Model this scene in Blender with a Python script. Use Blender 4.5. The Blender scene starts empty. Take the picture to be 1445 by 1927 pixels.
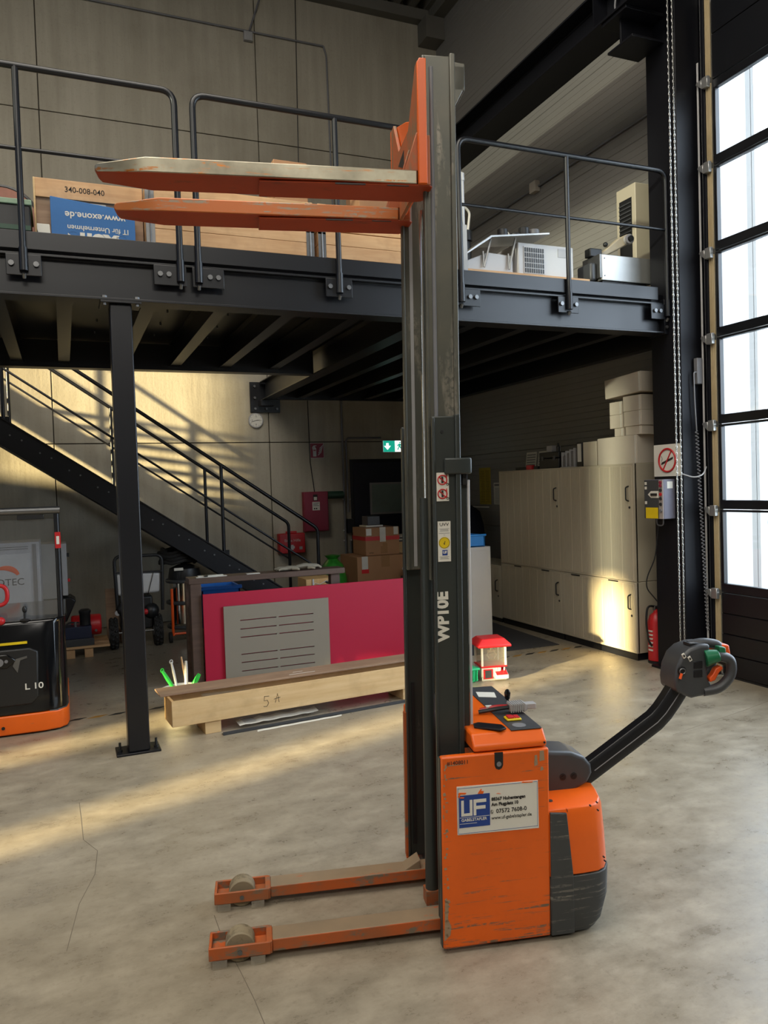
import bpy, math, random
from mathutils import Vector, Matrix
random.seed(3)
SC = bpy.context.scene
COL = SC.collection

# ------------------------------------------------------------------ camera
IMW, IMH = 1445.0, 1927.0
FOC = 1448.39
YAW, PITCH, ROLL = 0.393693515, -0.0315113772, -0.0323142564
cy, sy = math.cos(YAW), math.sin(YAW)
fw = Vector((sy, cy, 0)); rt = Vector((cy, -sy, 0)); up = Vector((0, 0, 1))
f2 = fw * math.cos(PITCH) + up * math.sin(PITCH)
u2 = up * math.cos(PITCH) - fw * math.sin(PITCH)
r3 = rt * math.cos(ROLL) + u2 * math.sin(ROLL)
u3 = u2 * math.cos(ROLL) - rt * math.sin(ROLL)
cam = bpy.data.cameras.new('camera')
cam.sensor_fit = 'VERTICAL'
cam.sensor_height = 24.0
cam.lens = FOC / IMH * 24.0
cam.clip_end = 300
camo = bpy.data.objects.new('camera', cam)
COL.objects.link(camo)
camo.matrix_world = Matrix(((r3.x, u3.x, -f2.x, 0), (r3.y, u3.y, -f2.y, 0), (r3.z, u3.z, -f2.z, 1.7), (0, 0, 0, 1)))
SC.camera = camo

# ------------------------------------------------------------------ world, sun, exposure
SKY = 8.0
SUN_E, SUN_ANGLE = 34.0, 1.7
SUN_DIR = Vector((1.0, 0.36, -0.15))
w = bpy.data.worlds.new('world'); SC.world = w; w.use_nodes = True
bg = w.node_tree.nodes['Background']
bg.inputs[0].default_value = (0.80, 0.91, 1.0, 1); bg.inputs[1].default_value = SKY
sl = bpy.data.lights.new('sun', 'SUN'); sl.energy = SUN_E; sl.angle = math.radians(SUN_ANGLE); sl.color = (1.0, 0.80, 0.42)
so = bpy.data.objects.new('sun', sl); COL.objects.link(so)
so.rotation_euler = SUN_DIR.to_track_quat('-Z', 'Y').to_euler()
SC.view_settings.view_transform = 'Standard'
SC.view_settings.look = 'None'
SC.view_settings.gamma = 1.0
SC.view_settings.use_curve_mapping = False
SC.view_settings.exposure = 0.1
cyc = SC.cycles
cyc.max_bounces = 8; cyc.diffuse_bounces = 5; cyc.glossy_bounces = 4
cyc.transmission_bounces = 6; cyc.transparent_max_bounces = 12
cyc.caustics_reflective = False; cyc.caustics_refractive = False
cyc.sample_clamp_indirect = 6.0
cyc.use_denoising = True


# area lights added as fill (out of view above and behind) and a sampling portal in the door opening
def area(name, loc, direction, sx, sy_, energy, color):
    l = bpy.data.lights.new(name, 'AREA'); l.shape = 'RECTANGLE'; l.size = sx; l.size_y = sy_
    l.energy = energy; l.color = color
    o = bpy.data.objects.new(name, l); COL.objects.link(o); o.location = loc
    o.rotation_euler = Vector(direction).to_track_quat('-Z', 'Z').to_euler()
    return o


area('rear_fill_area', (-1.0, -4.8, 8.5), (0.1, 0.75, -1), 8.0, 4.0, 640, (1.0, 0.95, 0.86))  # added fill from behind, stands for no known lamp
dl_ = area('door_daylight_portal', (5.48, 2.82, 2.9), (-1, 0, 0), 4.2, 5.6, 1, (1, 1, 1)); dl_.data.cycles.is_portal = True
area('top_fill_area', (-0.8, 2.7, 8.5), (0, 0.0, -1), 6.0, 5.0, 520, (1.0, 0.93, 0.82))  # added overhead fill, brightens floor and upper wall


# ------------------------------------------------------------------ helpers
def lin(c):
    if isinstance(c, str):
        c = tuple(int(c[i:i + 2], 16) for i in (0, 2, 4))
    if max(c) > 1.0:
        c = tuple(v / 255 for v in c)
    return tuple(v / 12.92 if v <= 0.04045 else ((v + 0.055) / 1.055) ** 2.4 for v in c) + (1,)


class NT:
    def __init__(s, name):
        s.m = bpy.data.materials.new(name); s.m.use_nodes = True
        s.t = s.m.node_tree; s.b = s.t.nodes['Principled BSDF']

    def n(s, typ, **kw):
        d = s.t.nodes.new(typ)
        for k, v in kw.items():
            if k.startswith('i_'):
                key = k[2:]
                d.inputs[int(key) if key.isdigit() else key.replace('_', ' ')].default_value = v
            else:
                setattr(d, k, v)
        return d

    def l(s, a, b):
        s.t.links.new(a, b)

    def coord(s, scale=(1, 1, 1), src='Object'):
        tc = s.n('ShaderNodeTexCoord'); mp = s.n('ShaderNodeMapping'); mp.inputs['Scale'].default_value = scale
        s.l(tc.outputs[src], mp.inputs['Vector']); return mp.outputs[0]

    def noise(s, vec, scale, detail=4, rough=0.6):
        d = s.n('ShaderNodeTexNoise', i_Scale=scale, i_Detail=detail, i_Roughness=rough); s.l(vec, d.inputs['Vector'])
        return d.outputs['Fac']

    def ramp(s, fac, a, b):
        d = s.n('ShaderNodeMapRange'); d.clamp = True
        d.inputs['From Min'].default_value = a; d.inputs['From Max'].default_value = b
        s.l(fac, d.inputs['Value']); return d.outputs['Result']

    def mix(s, fac, a, b):
        d = s.n('ShaderNodeMix'); d.data_type = 'RGBA'
        if hasattr(fac, 'node'):
            s.l(fac, d.inputs[0])
        else:
            d.inputs[0].default_value = fac
        for k, v in ((6, a), (7, b)):
            if hasattr(v, 'node'):
                s.l(v, d.inputs[k])
            else:
                d.inputs[k].default_value = v
        return d.outputs[2]

    def math(s, op, a, b=0.0):
        d = s.n('ShaderNodeMath', operation=op)
        for k, v in ((0, a), (1, b)):
            if hasattr(v, 'node'):
                s.l(v, d.inputs[k])
            else:
                d.inputs[k].default_value = v
        return d.outputs[0]

    def bump(s, h, strength=0.1, dist=0.01):
        d = s.n('ShaderNodeBump', i_Strength=strength, i_Distance=dist); s.l(h, d.inputs['Height'])
        s.l(d.outputs[0], s.b.inputs['Normal'])

    def base(s, v):
        if hasattr(v, 'node'):
            s.l(v, s.b.inputs['Base Color'])
        else:
            s.b.inputs['Base Color'].default_value = v

    def set(s, rough=0.5, metal=0.0, spec=0.5):
        s.b.inputs['Roughness'].default_value = rough; s.b.inputs['Metallic'].default_value = metal
        s.b.inputs['Specular IOR Level'].default_value = spec
        return s.m


def plain(name, c, rough=0.5, metal=0.0, var=0.12, scale=8.0, spec=0.5):
    t = NT(name); v = t.coord()
    a = lin(c); d = tuple(x * (1 - var * 2) for x in a[:3]) + (1,)
    t.base(t.mix(t.noise(v, scale), d, tuple(min(1, x * (1 + var * .6)) for x in a[:3]) + (1,)))
    return t.set(rough, metal, spec)


def worn(name, c, wear, dirt, stretch=(2, 2, 30), lo=0.62, hi=0.72, rough=0.45, metal=0.0, zfade=None, dirtamt=0.35):
    t = NT(name)
    f = t.noise(t.coord(stretch), 2.2, 6, 0.65)
    if zfade:
        tc = t.n('ShaderNodeTexCoord'); sp = t.n('ShaderNodeSeparateXYZ'); t.l(tc.outputs['Object'], sp.inputs[0])
        f = t.math('ADD', f, t.math('MULTIPLY', t.ramp(sp.outputs[2], zfade[0], zfade[1]), 0.10))
    g = t.noise(t.coord((1, 1, 1)), 45, 4)
    k = t.math('MULTIPLY', t.ramp(f, lo, hi), t.ramp(g, 0.38, 0.5))
    d = t.math('MULTIPLY', t.ramp(t.noise(t.coord(), 3.5, 5), 0.42, 0.72), dirtamt)
    col = t.mix(d, lin(c), lin(dirt)); col = t.mix(k, col, lin(wear))
    t.base(col)
    return t.set(rough, metal)


def wood(name, a, b, axis=0, rough=0.6, s=1.0):
    t = NT(name); sc = [14 * s, 14 * s, 14 * s]; sc[axis] = 1.1 * s
    n = t.noise(t.coord(tuple(sc)), 1.6, 5, 0.6)
    m = t.noise(t.coord((3, 3, 3)), 2.0, 3)
    col = t.mix(t.ramp(n, 0.35, 0.68), lin(a), lin(b))
    dk = tuple(x * 0.72 for x in lin(a)[:3]) + (1,)
    t.base(t.mix(t.math('MULTIPLY', t.ramp(m, 0.5, 0.75), 0.5), col, dk))
    t.bump(n, 0.08, 0.004)
    return t.set(rough)


def clearm(name, tint=(1, 1, 1, 1), gloss=0.10, haze=0.0, hazecol=(0.8, 0.8, 0.78, 1), grough=0.03):
    t = NT(name); out = t.t.nodes['Material Output']
    tr = t.n('ShaderNodeBsdfTransparent'); tr.inputs[0].default_value = tint
    gl = t.n('ShaderNodeBsdfGlossy'); gl.inputs['Roughness'].default_value = grough
    df = t.n('ShaderNodeBsdfDiffuse'); df.inputs[0].default_value = hazecol
    m1 = t.n('ShaderNodeMixShader'); m1.inputs[0].default_value = haze
    m2 = t.n('ShaderNodeMixShader'); m2.inputs[0].default_value = gloss
    t.l(tr.outputs[0], m1.inputs[1]); t.l(df.outputs[0], m1.inputs[2])
    t.l(m1.outputs[0], m2.inputs[1]); t.l(gl.outputs[0], m2.inputs[2])
    t.l(m2.outputs[0], out.inputs['Surface'])
    return t.m


def emit(name, c, s):
    t = NT(name); t.base(lin(c)); t.b.inputs['Emission Color'].default_value = lin(c)
    t.b.inputs['Emission Strength'].default_value = s
    return t.set(0.5)


def concrete(name, a, b, dark):
    t = NT(name)
    n1 = t.noise(t.coord((5, 5, 0.35)), 1.5, 6, 0.6)
    n2 = t.noise(t.coord(), 0.7, 4)
    n3 = t.noise(t.coord(), 30, 4)
    col = t.mix(t.ramp(n1, 0.35, 0.7), lin(a), lin(b))
    col = t.mix(t.math('MULTIPLY', t.ramp(n2, 0.45, 0.75), 0.55), col, lin(dark))
    col = t.mix(t.math('MULTIPLY', t.ramp(n3, 0.55, 0.8), 0.35), col, lin(dark))
    n4 = t.noise(t.coord((9, 9, 0.5)), 2.2, 5, 0.7)
    col = t.mix(t.math('MULTIPLY', t.ramp(n4, 0.64, 0.72), 0.3), col, lin(dark))
    t.base(col)
    t.bump(t.math('ADD', n3, t.math('MULTIPLY', n1, 2.0)), 0.25, 0.01)
    return t.set(0.75)


def floorm():
    t = NT('polished_concrete')
    n1 = t.noise(t.coord(), 0.55, 6, 0.65)
    n2 = t.noise(t.coord((1, 1.6, 1)), 3.4, 8, 0.75)
    n3 = t.noise(t.coord(), 26, 6, 0.7)
    n5 = t.noise(t.coord((2, 3.4, 1)), 6.0, 6, 0.75)
    col = t.mix(t.ramp(n2, 0.34, 0.68), lin('7b7263'), lin('a39986'))
    col = t.mix(t.math('MULTIPLY', t.ramp(n1, 0.4, 0.7), 0.40), col, lin('8a7d66'))
    col = t.mix(t.math('MULTIPLY', t.ramp(n3, 0.55, 0.72), 0.4), col, lin('665c4c'))
    col = t.mix(t.math('MULTIPLY', t.ramp(n5, 0.60, 0.74), 0.45), col, lin('6d614f'))
    sc = t.noise(t.coord((1.2, 34, 1)), 2.4, 3, 0.5)
    col = t.mix(t.math('MULTIPLY', t.ramp(sc, 0.70, 0.74), 0.25), col, lin('544a3e'))
    t.base(col)
    t.l(t.ramp(t.math('ADD', n2, t.math('MULTIPLY', n3, 0.4)), 0.2, 1.6), t.b.inputs['Roughness'])
    t.bump(n3, 0.05, 0.003)
    t.b.inputs['Specular IOR Level'].default_value = 0.5
    return t.m


M = {}
M['concrete'] = concrete('formed_concrete', 'a39c8b', 'b3ac9b', '7d7565')
M['floor'] = floorm()
M['groove'] = plain('joint_backing', '4a453b', 0.9)  # dark backing colour that shows between the wall panels
M['clad'] = plain('wall_cladding_grey', '88857f', 0.45, 0.0, 0.05, 3)
M['cladg'] = plain('ceiling_deck_grey', '6a675f', 0.5, 0.0, 0.05, 3)
M['steel'] = plain('anthracite_paint', '0b0d13', 0.36, 0.0, 0.08, 5, 0.5)
M['steel2'] = plain('graphite_paint', '0b0c13', 0.5, 0.0, 0.1, 4, 0.3)
M['black'] = plain('black_plastic', '17181a', 0.45)
M['gloss'] = plain('gloss_black', '0e0f11', 0.12)
M['dgrey'] = plain('dark_grey_plastic', '3d3f42', 0.42, 0, 0.08, 30)
M['rubber'] = plain('rubber', '1d1c1b', 0.8)
M['mgrey'] = plain('mid_grey', '77777a', 0.5)
M['lgrey'] = plain('light_grey', 'a9a8a8', 0.45)
M['white'] = plain('white_paint', 'c2c1c0', 0.45, 0, 0.04)
M['paper'] = plain('paper_white', 'd9d6cb', 0.7, 0, 0.05)
M['chrome'] = plain('chrome', 'd8d6cf', 0.12, 1.0, 0.03)
M['zinc'] = plain('zinc', '7c7d7e', 0.42, 0.9, 0.15, 25)
M['chain'] = plain('bright_chain', 'c4c4c0', 0.3, 0.85, 0.05)
M['chip'] = plain('primer_chip', '9c8468', 0.7)
M['alu'] = plain('aluminium', 'b4b4b2', 0.38, 0.8, 0.06)
M['orange'] = worn('orange_body', 'e2600c', '6b5a48', '8d3c12', (1.6, 1.6, 42), 0.60, 0.68, 0.42, 0, (0.30, 0.0, 0.0), 0.25)
M['orange2'] = worn('orange_smooth', 'e6620f', '7a6a56', '9a4416', (3, 3, 20), 0.66, 0.74, 0.38, 0, None, 0.15)
M['orangeleg'] = worn('orange_leg', 'b4541f', '6e6353', '7c5a3e', (3, 8, 10), 0.52, 0.62, 0.55, 0, None, 0.7)
M['orangetop'] = worn('leg_dust', '8f7a60', 'b05a2c', '6d6352', (3, 8, 10), 0.60, 0.70, 0.7, 0, None, 0.6)
M['forkred'] = worn('fork_underside', 'a8401c', '5e3a28', '8a3016', (2, 6, 6), 0.60, 0.72, 0.4, 0, None, 0.5)
M['forkside'] = worn('fork_side_worn', 'a39d89', 'a8682f', '575043', (2.2, 14, 26), 0.55, 0.62, 0.36, 0.7, None, 0.85)
M['forkorange'] = worn('fork_side_orange', 'b9652c', '8f8674', '9a6a3a', (2.2, 14, 26), 0.52, 0.6, 0.4, 0.2, None, 0.6)
M['carbrown'] = worn('carriage_worn', 'a8572c', '7d6448', '8b5a38', (9, 9, 2), 0.5, 0.6, 0.6, 0, None, 0.7)
M['mast'] = worn('mast_steel_dusty', '55564f', '8d877a', '6d685a', (7, 7, 1.0), 0.55, 0.68, 0.42, 0.35, None, 0.6)
M['mastd'] = worn('mast_steel_dark', '323735', '5f5e56', '45443c', (7, 7, 1.2), 0.64, 0.74, 0.4, 0.2, None, 0.35)
M['bumper'] = worn('bumper_scuffed', '3a3c3c', '77736a', '2c2d2d', (1.6, 1.6, 36), 0.55, 0.66, 0.6, 0, None, 0.3)
M['wheelw'] = worn('polyurethane', '8f8268', '6b604c', '7b6e58', (8, 8, 8), 0.5, 0.6, 0.7, 0, None, 0.5)
M['red'] = plain('red_paint', 'c01f24', 0.4)
M['redpanel'] = plain('crimson_board', 'b5123a', 0.55, 0, 0.03, 2)
M['hydred'] = plain('hydrant_red', '8c2038', 0.5)
M['yellow'] = plain('yellow', 'e3c40f', 0.5)
M['blue'] = plain('crate_blue', '1668c0', 0.45)
M['blue2'] = plain('bin_blue', '1f86dc', 0.4)
M['lblue'] = plain('logo_blue', '1c3f8c', 0.5)
M['exblue'] = plain('carton_blue', '1560a0', 0.5, 0, 0.06)
M['green'] = plain('green_plastic', '2fbf45', 0.45)
M['dgreen'] = plain('dark_green', '2a4a38', 0.5)
M['mint'] = plain('mint_green', '2fd08a', 0.4)
M['handgreen'] = plain('handle_green', '176a44', 0.35)
M['rorange'] = plain('switch_orange', 'ee5a1c', 0.35)
M['ply'] = wood('plywood_light', 'c9a877', 'd8bb8c', 0)
M['plyd'] = wood('plywood_end', 'c59a62', 'd3ac74', 2)
M['pine'] = wood('pine', 'bf9468', 'd3ac80', 0)
M['pined'] = wood('pine_weathered', '8b705a', 'a3876d', 0)
M['darkwood'] = wood('wenge', '4d3c34', '5e4a40', 0, 0.5)
M['card'] = plain('cardboard', '9f7654', 0.8, 0, 0.08, 5)
M['card2'] = plain('cardboard_dark', '8f6a45', 0.8, 0, 0.08, 5)
M['cardw'] = plain('white_carton', 'c9bfae', 0.8, 0, 0.05, 5)
M['cab'] = plain('cabinet_beige', 'b3aa95', 0.42, 0, 0.03, 2)
M['cabl'] = plain('cabinet_slat_edge', 'd3cab4', 0.45, 0, 0.02)
M['tape'] = plain('clear_tape', 'c9c6bd', 0.3)
M['glove'] = plain('glove_leather', '9b9484', 0.9)
M['cloth'] = plain('dark_cloth', '121729', 0.9)
M['navy'] = plain('navy_door', '1b2030', 0.5)
M['tan'] = plain('door_end_cap', 'b5a27c', 0.5)
M['ink'] = plain('ink', '26221f', 0.8)
M['mat'] = plain('dark_floor_sheet', '33343a', 0.85, 0, 0.1, 20)
M['glass'] = clearm('door_glazing', (0.95, 0.97, 1, 1), 0.06)
M['acryl'] = clearm('scratched_acrylic', (0.86, 0.87, 0.87, 1), 0.10, 0.05, (0.5, 0.5, 0.48, 1), 0.12)
M['pvc'] = clearm('clear_plastic', (0.95, 0.94, 0.9, 1), 0.08, 0.10, (0.75, 0.7, 0.6, 1), 0.1)
M['exitw'] = emit('exit_white', 'f4fffb', 1.3)
M['exitg'] = emit('exit_green', '19a58a', 0.9)
M['skin_rust'] = plain('reel_copper', '8b5c4c', 0.5, 0.2, 0.2, 12)
M['soil'] = plain('gold_brass', 'b88a3a', 0.4, 0.5)
M['tint1'] = clearm('sun_filter', (0.26, 0.29, 0.35, 1), 0.02)  # filters for the added left wall panes, weaken and whiten the sun
M['tint2'] = clearm('dark_sun_filter', (0.17, 0.19, 0.235, 1), 0.02)
M['tint3'] = clearm('weak_sun_filter', (0.75, 0.75, 0.75, 1), 0.02)
M['outw'] = plain('outside_white', 'e8e8e6', 0.8)
M['outg'] = plain('outside_ground', 'a9a9a2', 0.9)
M['carb'] = plain('car_blue', '2b4a86', 0.3)
M['carg'] = plain('car_glass', '6f93a8', 0.1)


class MB:
    def __init__(s):
        s.v = []; s.f = []; s.mi = []; s.k = 0

    def mat(s, k):
        s.k = k; return s

    def _add(s, vs, fs):
        b = len(s.v); s.v += [tuple(p) for p in vs]
        for f in fs:
            s.f.append(tuple(b + i for i in f)); s.mi.append(s.k)
        return s

    def box(s, x0, x1, y0, y1, z0, z1):
        return s._add([(x0, y0, z0), (x1, y0, z0), (x1, y1, z0), (x0, y1, z0), (x0, y0, z1), (x1, y0, z1), (x1, y1, z1), (x0, y1, z1)],
                      [(0, 3, 2, 1), (4, 5, 6, 7), (0, 1, 5, 4), (1, 2, 6, 5), (2, 3, 7, 6), (3, 0, 4, 7)])

    def prism(s, poly, axis, a, b):
        def P(p, h):
            return (h, p[0], p[1]) if axis == 'x' else (p[0], h, p[1]) if axis == 'y' else (p[0], p[1], h)
        ar = sum(poly[i][0] * poly[(i + 1) % len(poly)][1] - poly[(i + 1) % len(poly)][0] * poly[i][1] for i in range(len(poly)))
        if (ar < 0) != (axis == 'y'):
            poly = poly[::-1]
        n = len(poly); vs = [P(p, a) for p in poly] + [P(p, b) for p in poly]
        fs = [tuple(range(n))[::-1], tuple(range(n, 2 * n))] + [(i, (i + 1) % n, n + (i + 1) % n, n + i) for i in range(n)]
        if a > b:
            fs = [f[::-1] for f in fs]
        return s._add(vs, fs)

    def loft(s, rings, cap=True):
        n = len(rings[0]); vs = [p for r in rings for p in r]; fs = []
        for k in range(len(rings) - 1):
            for i in range(n):
                j = (i + 1) % n
                fs.append((k * n + i, k * n + j, (k + 1) * n + j, (k + 1) * n + i))
        if cap:
            fs.append(tuple(range(n))[::-1]); fs.append(tuple(range((len(rings) - 1) * n, len(rings) * n)))
        return s._add(vs, fs)

    def cyl(s, p0, p1, r, n=16, r1=None, cap=True):
        p0, p1 = Vector(p0), Vector(p1); r1 = r if r1 is None else r1
        d = (p1 - p0).normalized(); a = d.orthogonal().normalized(); b = d.cross(a)
        R = lambda p, q: [p + (a * math.cos(2 * math.pi * i / n) + b * math.sin(2 * math.pi * i / n)) * q for i in range(n)]
        return s.loft([R(p0, r), R(p1, r1)], cap)

    def tube(s, pts, r, n=10, closed=False):
        pts = [Vector(p) for p in pts]; m = len(pts); rings = []; a = None
        for i, p in enumerate(pts):
            q0 = pts[i - 1] if (i > 0 or closed) else p
            q1 = pts[(i + 1) % m] if (i < m - 1 or closed) else p
            d = (q1 - q0).normalized()
            if a is None:
                a = d.orthogonal().normalized()
            a = (a - d * a.dot(d)); a = a.normalized() if a.length > 1e-6 else d.orthogonal().normalized()
            b = d.cross(a); rr = r[i] if isinstance(r, (list, tuple)) else r
            rings.append([p + (a * math.cos(2 * math.pi * k / n) + b * math.sin(2 * math.pi * k / n)) * rr for k in range(n)])
        if closed:
            vs = [p for q in rings for p in q]; fs = []
            for k in range(m):
                for i in range(n):
                    j = (i + 1) % n; k2 = (k + 1) % m
                    fs.append((k * n + i, k * n + j, k2 * n + j, k2 * n + i))
            return s._add(vs, fs)
        return s.loft(rings)

    def lathe(s, prof, c=(0, 0, 0), n=24):
        rings = [[(c[0] + r * math.cos(2 * math.pi * i / n), c[1] + r * math.sin(2 * math.pi * i / n), c[2] + z) for i in range(n)] for r, z in prof]
        return s.loft(rings)

    def disc(s, c, nrm, r, t=0.002, n=24):
        c = Vector(c); d = Vector(nrm).normalized()
        return s.cyl(c, c + d * t, r, n)

    def ball(s, c, rx, ry=None, rz=None, n=14, m=8):
        ry = ry or rx; rz = rz or rx
        rings = []
        for k in range(1, m):
            a = math.pi * k / m - math.pi / 2
            rings.append([(c[0] + rx * math.cos(a) * math.cos(2 * math.pi * i / n), c[1] + ry * math.cos(a) * math.sin(2 * math.pi * i / n), c[2] + rz * math.sin(a)) for i in range(n)])
        return s.loft(rings)

    def xf(s, fn):
        s.v = [tuple(fn(*p)) for p in s.v]; return s

    def rot(s, deg, c=(0, 0, 0), axis='Z'):
        R = Matrix.Rotation(math.radians(deg), 3, axis); c = Vector(c)
        s.v = [tuple(R @ (Vector(p) - c) + c) for p in s.v]; return s

    def build(s, name, mats, parent=None, bevel=0, smooth=True, seg=2, ang=40):
        me = bpy.data.meshes.new(name); me.from_pydata(s.v, [], s.f)
        if not isinstance(mats, (list, tuple)):
            mats = [mats]
        for m in mats:
            me.materials.append(M[m] if isinstance(m, str) else m)
        if max(s.mi) > 0:
            me.polygons.foreach_set('material_index', s.mi)
        if smooth:
            me.polygons.foreach_set('use_smooth', [True] * len(s.f)); me.set_sharp_from_angle(angle=math.radians(38))
        me.update()
        o = bpy.data.objects.new(name, me); COL.objects.link(o)
        if parent:
            o.parent = parent
        if bevel:
            b = o.modifiers.new('bevel', 'BEVEL'); b.width = bevel; b.segments = seg; b.limit_method = 'ANGLE'; b.angle_limit = math.radians(ang)
            b.harden_normals = False
        return o


def fillet(pts, rad, n=5):
    pts = [Vector(p) for p in pts]; out = [pts[0]]
    for i in range(1, len(pts) - 1):
        a, b, c = pts[i - 1], pts[i], pts[i + 1]
        d0 = (a - b); d1 = (c - b); r = min(rad, d0.length * .49, d1.length * .49)
        p0 = b + d0.normalized() * r; p1 = b + d1.normalized() * r
        for k in range(n + 1):
            t = k / n; out.append(p0 * (1 - t) ** 2 + b * 2 * t * (1 - t) + p1 * t * t)
    out.append(pts[-1]); return out


def tag(o, label, cat, group=None, kind=None):
    o['label'] = label; o['category'] = cat
    if group:
        o['group'] = group
    if kind:
        o['kind'] = kind
    return o


def thing(name, label, cat, loc=(0, 0, 0), rz=0, group=None, kind=None):
    o = bpy.data.objects.new(name, None); COL.objects.link(o); o.location = loc; o.rotation_euler = (0, 0, math.radians(rz))
    o.empty_display_size = 0.1
    return tag(o, label, cat, group, kind)


def text(s, loc, xd, yd, size, mat, parent, align='LEFT', bold=0.0, sx=1.0, name='lettering', ext=0.0006, valign='CENTER'):
    c = bpy.data.curves.new(name, 'FONT'); c.body = s; c.size = size; c.align_x = align; c.align_y = valign
    c.offset = bold; c.extrude = ext; c.resolution_u = 3
    c.materials.append(M[mat] if isinstance(mat, str) else mat)
    o = bpy.data.objects.new(name, c); COL.objects.link(o)
    x = Vector(xd).normalized(); y = Vector(yd).normalized(); z = x.cross(y)
    x = x * sx
    o.parent = parent
    o.matrix_local = Matrix(((x.x, y.x, z.x, loc[0]), (x.y, y.y, z.y, loc[1]), (x.z, y.z, z.z, loc[2]), (0, 0, 0, 1)))
    return o


def clone(o, parent=None, **kw):
    c = o.copy(); COL.objects.link(c)
    c.parent = parent
    for ch in list(o.children):
        clone(ch, c)
    return c


X, Y, Z = (1, 0, 0), (0, 1, 0), (0, 0, 1)
nX, nY, nZ = (-1, 0, 0), (0, -1, 0), (0, 0, -1)

# ================================================================== STRUCTURE
# ---- floor
fl = MB().box(-8, 5.6, -9, 10.7, -0.2, 0).build('floor', 'floor', smooth=False)
tag(fl, 'polished grey-brown concrete hall floor with scuffs and cracks', 'floor', kind='structure')
for k_, cr in enumerate(([(0.01, 4.59), (0.02, 4.08), (0.08, 3.92), (0.06, 3.68), (-0.01, 3.44), (-0.06, 3.1)], [(0.49, 3.1), (0.49, 2.94), (0.51, 2.68), (0.52, 2.52), (0.53, 2.0)], [(3.66, 3.95), (4.05, 4.04), (4.49, 4.13), (5.0, 4.26)])):
    MB().tube([(x_, y_, 0.0) for x_, y_ in cr], 0.0016, 5).xf(lambda x, y, z: (x, y, z * .3)).build('crack', plain('crack_line', '6a6051', 0.9), fl)
og = MB().box(5.6, 60, -40, 40, -0.25, -0.05).build('ground', 'outg', smooth=False)
tag(og, 'pale yard paving outside the sectional door', 'ground', kind='structure')

# ---- back wall of formed concrete: panels with recessed joints
wb = MB().box(-8.3, 5.9, 10.63, 10.8, 0, 9.2).build('wall_back', 'groove', smooth=False)
tag(wb, 'tall formed concrete wall behind the mezzanine and stairs', 'wall', kind='structure')
vx = [-8.3, -5.64, -2.86, -0.08, 2.70, 5.9]; hz = [0, 2.387, 6.55, 9.2]
for i in range(5):
    for j in range(3):
        g = 0.006
        MB().box(vx[i] + g, vx[i + 1] - g, 10.6, 10.64, hz[j] + g, hz[j + 1] - g).build('panel', 'concrete', wb, bevel=0.004, smooth=False)

# ---- right wall: horizontal sandwich panels with fine ribs
wr = MB().box(5.58, 5.62, 4.95, 10.7, 0, 9.2).build('wall_right', 'clad', smooth=False)
tag(wr, 'grey metal-clad hall wall with fine horizontal ribs', 'wall', kind='structure')


def clad_panel(y0, y1, z0, z1):
    pts = [(5.585, z0), (5.5, z0)]; n = 14; h = (z1 - z0) / n
    pts.append((5.512, z0)); pts.append((5.5, z0 + 0.012))
    for k in range(1, n):
        z = z0 + k * h
        pts += [(5.5, z - 0.004), (5.503, z), (5.5, z + 0.004)]
    pts += [(5.5, z1), (5.585, z1)]
    pts.pop(1)
    return MB().prism(pts, 'y', y0, y1).build('panel', 'clad', wr, smooth=False)


for k in range(9):
    clad_panel(4.95, 10.62, k * 1.0 + 0.12, k * 1.0 + 1.12)
MB().box(5.5, 5.6, 4.95, 10.62, 0, 0.118).build('plinth', 'steel2', wr, smooth=False)
for y0, y1, z0, z1 in ((-9, 0.55, 0, 9.2), (0.55, 4.95, 5.75, 9.2)):
    MB().box(5.5, 5.6, y0, y1, z0, z1).build('panel', 'clad', wr, smooth=False)

# ---- left wall and rear wall (out of view) ; left window openings shaped to place the sun patches
OPEN = [(1.20, 1.60, 0.45, 4.6), (2.60, 3.02, 0.45, 1.62), (6.9, 8.0, 3.1, 4.9), (0.6, 5.7, 5.15, 6.72), (0.6, 5.7, 7.66, 8.5)]
ys = sorted({-9, 10.7} | {v for o in OPEN for v in o[:2]}); zs = sorted({0, 9.2} | {v for o in OPEN for v in o[2:]})
b = MB()
for i in range(len(ys) - 1):
    for j in range(len(zs) - 1):
        yc, zc = (ys[i] + ys[i + 1]) / 2, (zs[j] + zs[j + 1]) / 2
        if not any(o[0] < yc < o[1] and o[2] < zc < o[3] for o in OPEN):
            b.box(-8.25, -8.0, ys[i], ys[i + 1], zs[j], zs[j + 1])
wl = b.build('wall_left', 'clad', smooth=False)
for q, m_ in (((1.20, 1.60, 2.6, 4.6), 'tint1'), ((6.9, 8.0, 3.1, 4.9), 'tint3'), ((0.6, 5.7, 5.15, 6.72), 'tint1'), ((0.6, 5.7, 7.66, 8.5), 'tint2')):
    MB().box(-8.13, -8.12, *q).build('pane', m_, wl, smooth=False)  # unseen panes added to dim the sun beams
tag(wl, 'hall wall on the far left, window openings shaped to place the sun patches', 'wall', kind='structure')
b = MB().box(-8.25, -6.2, -9.2, -9, 0, 9.2).box(4.2, 5.6, -9.2, -9, 0, 9.2).box(-6.2, 4.2, -9.2, -9, 4.4, 9.2).box(-6.2, 4.2, -9.15, -9.05, 0, 4.4)
wre = b.build('wall_rear', 'clad', smooth=False)
tag(wre, 'hall wall behind the viewer with a closed gate', 'wall', kind='structure')

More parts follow.
